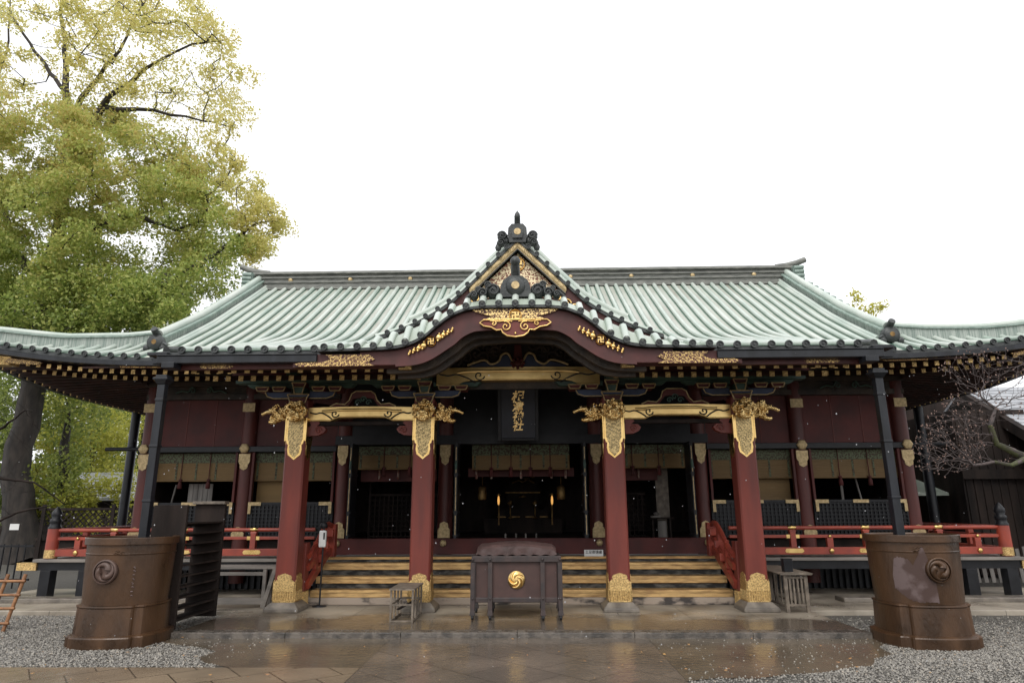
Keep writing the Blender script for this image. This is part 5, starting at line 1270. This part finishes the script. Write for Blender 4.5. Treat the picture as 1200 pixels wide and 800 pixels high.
# ================================================================== TREES
def skeleton(limbs, targets, step=.5, jit=.12, tip=.012, pw=2.3, bias=.0, bf=.0):
    N=[];PAR=[];RG=[]
    for path in limbs:     # path: list of (Vector, radius); first path's start is the root, others start at the nearest node
        prev=None
        for k,(p,r_) in enumerate(path):
            p=Vector(p)
            if prev is None and N:
                dd=[(Vector(q)-p).length for q in N]; prev=int(np.argmin(dd))
            if prev is not None:
                a=Vector(N[prev]); L_=(p-a).length; m=max(1,int(L_/step)); r0=RG[prev] if k else r_
                for j in range(1,m+1):
                    q=a.lerp(p,j/m)
                    if j<m: q+=Vector([random.gauss(0,jit*.5) for _ in range(3)])
                    N.append(tuple(q)); PAR.append(prev); RG.append(r0+(r_-r0)*j/m); prev=len(N)-1
            else: N.append(tuple(p)); PAR.append(-1); RG.append(r_); prev=0
    n0=len(N); A=np.array(N); T=np.array([tuple(t) for t in targets])
    d0=np.array([np.min(np.linalg.norm(A-t,axis=1)) for t in T]); order=np.argsort(d0); ends=[]
    PL=[0.0]*len(N)
    if bf: order=np.argsort([(Vector(t)-Vector(N[-1])).length*.3+d for t,d in zip(targets,d0)])
    for ti in order:
        t=T[ti]; arr=np.array(N); dd=np.linalg.norm(arr-t,axis=1)+bias*np.maximum(0,arr[:,2]-t[2])+bf*np.array(PL); pi=int(np.argmin(dd)); a=Vector(N[pi]); L_=(Vector(t)-a).length
        m=max(1,int(math.ceil(L_/step))); prev=pi; bow=Vector([random.gauss(0,1) for _ in range(3)])*L_*(.10 if not bf else .06)
        for j in range(1,m+1):
            u=j/m; q=a.lerp(Vector(t),u)+bow*math.sin(math.pi*u)
            if j<m: q+=Vector([random.gauss(0,jit) for _ in range(3)])
            N.append(tuple(q)); PAR.append(prev); RG.append(0); PL.append(PL[prev]+L_/m); prev=len(N)-1
        ends.append(prev)
    S=np.zeros(len(N))
    kids=[[] for _ in N]
    for i,p in enumerate(PAR):
        if p>=0: kids[p].append(i)
    for i in range(len(N)-1,-1,-1):
        S[i]=sum(S[k] for k in kids[i]) if kids[i] else tip**pw
    Rr=np.maximum(S**(1/pw),np.array(RG)); return N,PAR,Rr,kids,n0
def skel_mesh(g,N,PAR,Rr,kids,m=0,n=6):
    done=[False]*len(N)
    stack=[i for i,p in enumerate(PAR) if p<0]
    starts=[(i,None) for i in stack]
    while starts:
        i,par=starts.pop(); chain=[par,i] if par is not None else [i]; cur=i
        while kids[cur]:
            ks=sorted(kids[cur],key=lambda k:-Rr[k]); 
            for k in ks[1:]: starts.append((k,cur))
            cur=ks[0]; chain.append(cur)
        rad=[float(Rr[c]) for c in chain]
        if par is not None: rad[0]=min(rad[0],rad[1]*1.3)
        if len(chain)>1: g.tube([N[c] for c in chain],rad,n if rad[0]>.05 else 4,m,False,True)
def leaves(name,clumps,matn,parent,size=(.07,.13),tint=(2,2),asp=.55,flat=.75):
    # clumps: (centre, radius, count, tint shift)
    VV=[];TT=[]
    for c,r_,cnt,ts in clumps:
        d=RNG.normal(size=(cnt,3)); d/=np.linalg.norm(d,axis=1)[:,None]; rad=r_*RNG.uniform(.25,1.0,(cnt,1))**.55*(1+.18*np.sin(d[:,:1]*5+c[0])+.15*np.sin(d[:,1:2]*7+c[2]))
        P=np.array(c)+d*rad*np.array([1,1,flat]); s=RNG.uniform(size[0],size[1],(cnt,1))*RNG.choice([.6,.85,1,1.25],(cnt,1))
        nrm=RNG.normal(size=(cnt,3))+np.array([0,0,.7]); nrm/=np.linalg.norm(nrm,axis=1)[:,None]
        a=np.cross(nrm,RNG.normal(size=(cnt,3))); a/=np.linalg.norm(a,axis=1)[:,None]; b=np.cross(nrm,a)
        VV.append(np.stack([P-a*s,P+b*s*asp,P+a*s,P-b*s*asp],1).reshape(-1,3)); TT.append(np.repeat(np.clip(RNG.beta(tint[0],tint[1],cnt)*.75+ts,0,1),4))
    V=np.concatenate(VV); T=np.concatenate(TT); n=len(V)//4
    me=bpy.data.meshes.new(name); me.vertices.add(len(V)); me.vertices.foreach_set('co',V.ravel()); me.loops.add(len(V)); me.loops.foreach_set('vertex_index',np.arange(len(V)))
    me.polygons.add(n); me.polygons.foreach_set('loop_start',np.arange(0,len(V),4)); me.polygons.foreach_set('loop_total',np.full(n,4)); me.update(calc_edges=True)
    at_=me.attributes.new('tint','FLOAT','POINT'); at_.data.foreach_set('value',T.astype(np.float32)); me.materials.append(M[matn])
    o=bpy.data.objects.new(name,me); COL.objects.link(o); o.parent=parent; o.matrix_parent_inverse=Matrix.Translation(-parent.location); return o
def sample(poly,n,Y,r=None):
    xs=[p[0] for p in poly]; ys=[p[1] for p in poly]; out=[]
    while len(out)<n:
        x=random.uniform(min(xs),max(xs)); y=random.uniform(min(ys),max(ys))
        if inpoly(x,y,poly): out.append(at(x,y,random.uniform(*Y)))
    return out
# ---- the great camphor on the left
base=at(28,640,24); base.z=0
ct=empty('camphor_tree',base,'huge spreading camphor tree with yellow-green crown and dark trunk, filling the upper left','tree','trees behind the shrine')
def px(path,Y=24): return [(at(x,y,Y+dy),r_) for x,y,dy,r_ in path]
trunk=[(base+Vector((0,0,0)),.62)]+px([(22,600,0,.50),(20,540,0,.44),(34,480,0,.42),(40,430,0,.38),(56,380,0,.42),(60,330,0,.34),(72,250,-.3,.22),(77,180,-.3,.19),(79,120,-.3,.16),(75,60,-.3,.09),(70,-10,-.3,.05)])
limbs=[trunk,px([(84,150,-.4,.13),(95,115,-.5,.11),(115,92,-.7,.085),(140,60,-1,.06),(165,10,-1.2,.03),(180,-20,-1.3,.012)]),px([(92,160,-.4,.16),(120,126,-.9,.14),(150,100,-1.2,.10),(185,72,-1.6,.06),(225,52,-2,.03),(262,48,-2,.012)]),
 px([(120,126,-.9,.14),(160,128,-.9,.08),(200,135,-.9,.06),(250,143,-.9,.02),(272,150,-.9,.008)]),px([(60,300,0,.3),(110,265,-1,.16),(165,250,-1.6,.09),(205,270,-2,.04),(240,255,-2,.012)]),px([(58,340,0,.3),(20,300,.5,.2),(-40,250,1,.14),(-90,160,1,.08)]),
 px([(79,110,-.3,.1),(40,60,.3,.07),(10,10,.5,.05)]),px([(60,330,0,.25),(130,330,-1.5,.14),(190,335,-2,.08),(250,300,-2.5,.05),(300,262,-2.5,.012)]),px([(70,250,-.3,.2),(0,235,-1.5,.1),(-60,210,-2,.06)]),px([(190,320,-2,.06),(212,330,-2,.05),(214,360,-2,.012)]),
 px([(20,300,.5,.15),(-10,200,1,.12),(-5,90,1,.1),(8,60,1,.05),(12,0,1,.03)]),px([(50,390,0,.3),(10,378,-1,.22),(-20,350,-1,.12)])]
dense=[(-40,125),(60,118),(110,128),(160,145),(205,160),(240,185),(268,230),(282,275),(280,320),(245,355),(200,378),(130,392),(50,385),(-60,392)]
upper=[(-40,-30),(215,-30),(232,10),(265,32),(282,75),(284,115),(262,142),(205,150),(150,122),(100,108),(-40,112)]
wisp=[(245,150),(275,185),(295,200),(312,240),(338,262),(333,283),(312,305),(292,312),(280,290),(262,240)]
low=[(-60,330),(60,320),(150,330),(215,330),(210,372),(130,394),(40,388),(-60,396)]
cd=sample(low,45,(20.5,24))+sample(dense,245,(20.5,26)); cu_=sample(upper,150,(21,26)); cw=sample(wisp,55,(21,23))
N,PAR,Rr,kids,n0=skeleton(limbs,cd+cu_+cw,.55,.1,.016,2.3,.3)
g=MB(); skel_mesh(g,N,PAR,Rr,kids); g.build('trunk','bark',ct)
top=at(100,-40,24).z
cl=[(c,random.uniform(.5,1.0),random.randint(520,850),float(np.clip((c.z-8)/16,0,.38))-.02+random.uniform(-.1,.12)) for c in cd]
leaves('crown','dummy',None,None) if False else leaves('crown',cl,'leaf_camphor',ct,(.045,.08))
cl=[(c,random.uniform(.4,.85),random.randint(120,330),random.uniform(0,.25)) for c in cu_]+[(c,random.uniform(.3,.55),random.randint(120,240),random.uniform(-.0,.2)) for c in cw]
# the rim of the crown toward the sky, where the leaves stand closer
rim=[(215,-10),(240,22),(272,42),(285,90),(287,135),(262,150),(240,160),(225,15),(258,60),(262,110),(278,120)]
cl+=[(at(x+random.uniform(-6,6),y,random.uniform(21.5,23.5)),.6,260,random.uniform(.05,.25)) for x,y in rim]
leaves('upper_crown',cl,'leaf_pale',ct,(.04,.075))
# ---- other trees behind
def tree(name,label,basept,limbs,clumps_at,cr_,cnt,leafm,group,size=(.05,.1),ts=0,tip=.012,sz=None):
    t=empty(name,basept,label,'tree',group)
    N,PAR,Rr,kids,n0=skeleton(limbs,clumps_at,.5,.08,tip,2.3,.2); g=MB(); skel_mesh(g,N,PAR,Rr,kids,0,5); g.build('trunk','bark',t)
    leaves('crown',[(c,random.uniform(*cr_),random.randint(*cnt),ts+random.uniform(-.1,.12)) for c in clumps_at],leafm,t,size); return t
for k,(xb,Y,poly,lab,lm,ts,n) in enumerate((
  (-60,31,[(-160,400),(20,395),(30,470),(10,560),(-40,610),(-180,600)],'dense dark green tree behind the leaning trunk at the left edge','leaf_dark',.0,60),
  (105,33,[(55,425),(150,440),(165,500),(150,570),(100,600),(60,590),(50,500)],'yellow-green tree framed under the left eave corner','leaf_yellow',.0,55),
  (165,37,[(120,450),(230,470),(235,560),(215,610),(130,610),(120,520)],'green tree glimpsed beside the black eave post on the left','leaf_dark',.15,60),
  (75,25.5,[(50,410),(100,415),(110,500),(95,560),(70,590),(50,560),(60,480)],'mid-green tree just behind the camphor trunk','leaf_dark',.22,26),
  (120,42,[(-150,420),(220,440),(220,640),(-150,640)],'broad dark tree closing the view far on the left','leaf_dark',-.04,130))):
    b=at(xb,620,Y); b.z=0
    P=sample(poly,n,(Y-1.5,Y+1.5)); mid=at(xb,540,Y)
    tree('broadleaf_tree',lab,b,[[(b,.28),(mid,.2),(at(xb+5,480,Y),.1)]],P,(.7,1.3) if k<4 else (1.3,2.2),(260,420),lm,'trees behind the shrine',(.05,.10) if k<4 else (.09,.16),ts)
for k,(x,y,Y,n,lab) in enumerate(((125,588,26,14,'low yellow shrub behind the left railing, nearer the eave post'),(70,575,25.5,16,'low yellow-green shrub left of the black newel cap'),(30,600,25,12,'small dull green shrub at the foot of the leaning trunk'))):
    b=at(x,640,Y); b.z=0; P=[at(x+random.uniform(-34,34),y+random.uniform(-28,32),Y+random.uniform(-.7,.7)) for _ in range(n)]
    t=empty('shrub',b,lab,'shrub','shrubs behind the railing'); N,PAR,Rr,kids,n0=skeleton([[(b,.06),(at(x,y+20,Y),.04)]],P,.4,.06,.01); g=MB(); skel_mesh(g,N,PAR,Rr,kids,0,4); g.build('stem','bark',t)
    leaves('foliage',[(c,random.uniform(.35,.65),220,.0) for c in P],'leaf_yellow' if k<2 else 'leaf_dark',t,(.05,.09))
b=at(1012,560,30); b.z=0; P=[at(x,y,30+random.uniform(-.5,.5)) for x,y in ((998,360),(1005,352),(1012,362),(1020,360),(1030,362),(1036,357),(1000,368),(1022,368),(1010,370),(1000,345))]
t=empty('yellow_tree',b,'sparse yellow treetop just showing above the roof on the right','tree'); N,PAR,Rr,kids,n0=skeleton([[(b,.2),(at(1012,450,30),.12),(at(1012,385,30),.06)]],P,.5,.06,.012); g=MB(); skel_mesh(g,N,PAR,Rr,kids,0,5); g.build('trunk','bark',t)
leaves('crown',[(c,.3,70,.3) for c in P],'leaf_yellow',t,(.05,.09))
# ---- bare plum trees
def bare(label,basept,limbs,targets,mt,moss=None,buds=True,tip=.0028,cat_='tree'):
    t=empty('plum_tree',basept,label,cat_,'bare plum trees'); N,PAR,Rr,kids,n0=skeleton(limbs,targets,.13,.016,tip,2.2,0,.75); g=MB(); skel_mesh(g,N,PAR,Rr,kids,0,5); g.build('branches',mt,t)
    if moss:
        g=MB()
        for path in moss: g.tube([p for p,_ in path],[r_*1.12 for _,r_ in path],7,0)
        g.build('mossy_trunk','moss_bark',t)
    if buds:
        g=MB()
        for i,k in enumerate(kids):
            if not k or (i>n0 and random.random()<.10):
                p=N[i]; g.ball((p[0]+random.uniform(-.015,.015),p[1],p[2]+random.uniform(-.01,.02)),random.uniform(.008,.016),(1,1,1.3),4)
        tag(g.build('buds',mat('bud_brown',(.30,.20,.16),(.2,.12,.1),.7),t),kind='stuff')
    return t
YR=11.6; b=at(1330,680,YR); b.z=0
m1=[(b,.16),(at(1300,600,YR),.13),(at(1240,548,YR),.09),(at(1195,533,YR-.1),.06),(at(1168,520,YR-.1),.045),(at(1160,498,YR-.1),.04),(at(1166,478,YR),.03),(at(1155,470,YR),.02)]
m2=[(at(1240,548,YR),.06),(at(1200,538,YR-.4),.045),(at(1185,545,YR-.5),.03),(at(1165,541,YR-.5),.025),(at(1140,545,YR-.5),.015)]
m3=[(at(1300,600,YR),.08),(at(1290,500,YR+.3),.06),(at(1240,440,YR+.3),.04),(at(1200,425,YR+.3),.02)]
T=sample([(1095,430),(1120,412),(1200,400),(1260,400),(1260,520),(1200,500),(1150,470),(1120,470)],330,(YR-.7,YR+.7))+sample([(1068,520),(1085,490),(1115,460),(1150,480),(1165,500),(1150,540),(1110,560),(1075,552)],400,(YR-.8,YR+.5))+sample([(1140,540),(1200,545),(1260,560),(1200,530)],14,(YR-.6,YR+.3))
bare('bare gnarled plum tree with mossy trunk and brown buds on the right',b,[m1,m2,m3],T,'bark_grey',[m1[1:6],m2[:4]])
YL=15.0; b=at(-150,650,YL); b.z=0
m1=[(b,.15),(at(-110,590,YL),.12),(at(-60,575,YL),.07),(at(0,560,YL),.045),(at(40,565,YL),.02),(at(75,590,YL),.012)]
m2=[(at(-60,575,YL),.06),(at(-10,615,YL),.035),(at(20,600,YL),.03),(at(60,592,YL),.015)]
m3=[(at(-110,590,YL),.09),(at(-40,520,YL),.05),(at(5,500,YL),.03),(at(30,480,YL),.015)]
T=sample([(-60,470),(30,460),(75,510),(85,560),(150,570),(150,590),(60,610),(-60,620)],190,(YL-.8,YL+.8))
bare('bare dark plum tree spreading over the iron fence at the left edge',b,[m1,m2,m3],T,'wood_dark',None,False)
pn=empty('paper_notice',at(17,617,22.9),'small white paper notice fixed to the dark camphor trunk','notice'); g=MB(); g.box(-.16,.16,-.01,0,-.1,.1); sub(g,'sheet','white',pn); g=MB(); g.box(-.17,.17,0,.02,-.11,.11); sub(g,'backing','wood_dark',pn)
# ---- falling sleet
g=MB()
for i in range(230):
    Y=random.uniform(3.5,11); x=random.uniform(-.8,.8)*Y; z=random.uniform(.3,.34*Y+1.0); r_=random.choice((.002,.003,.003,.004,.006))*(.5+Y/14)
    g.ball((x,Y,z),r_,(1,1,1.3),4)
tag(g.build('falling_snow',mat('snow',(.5,.51,.53),(.45,.45,.47),.8)),kind='stuff',label='sparse small snowflakes falling in front of the shrine',cat='snow')
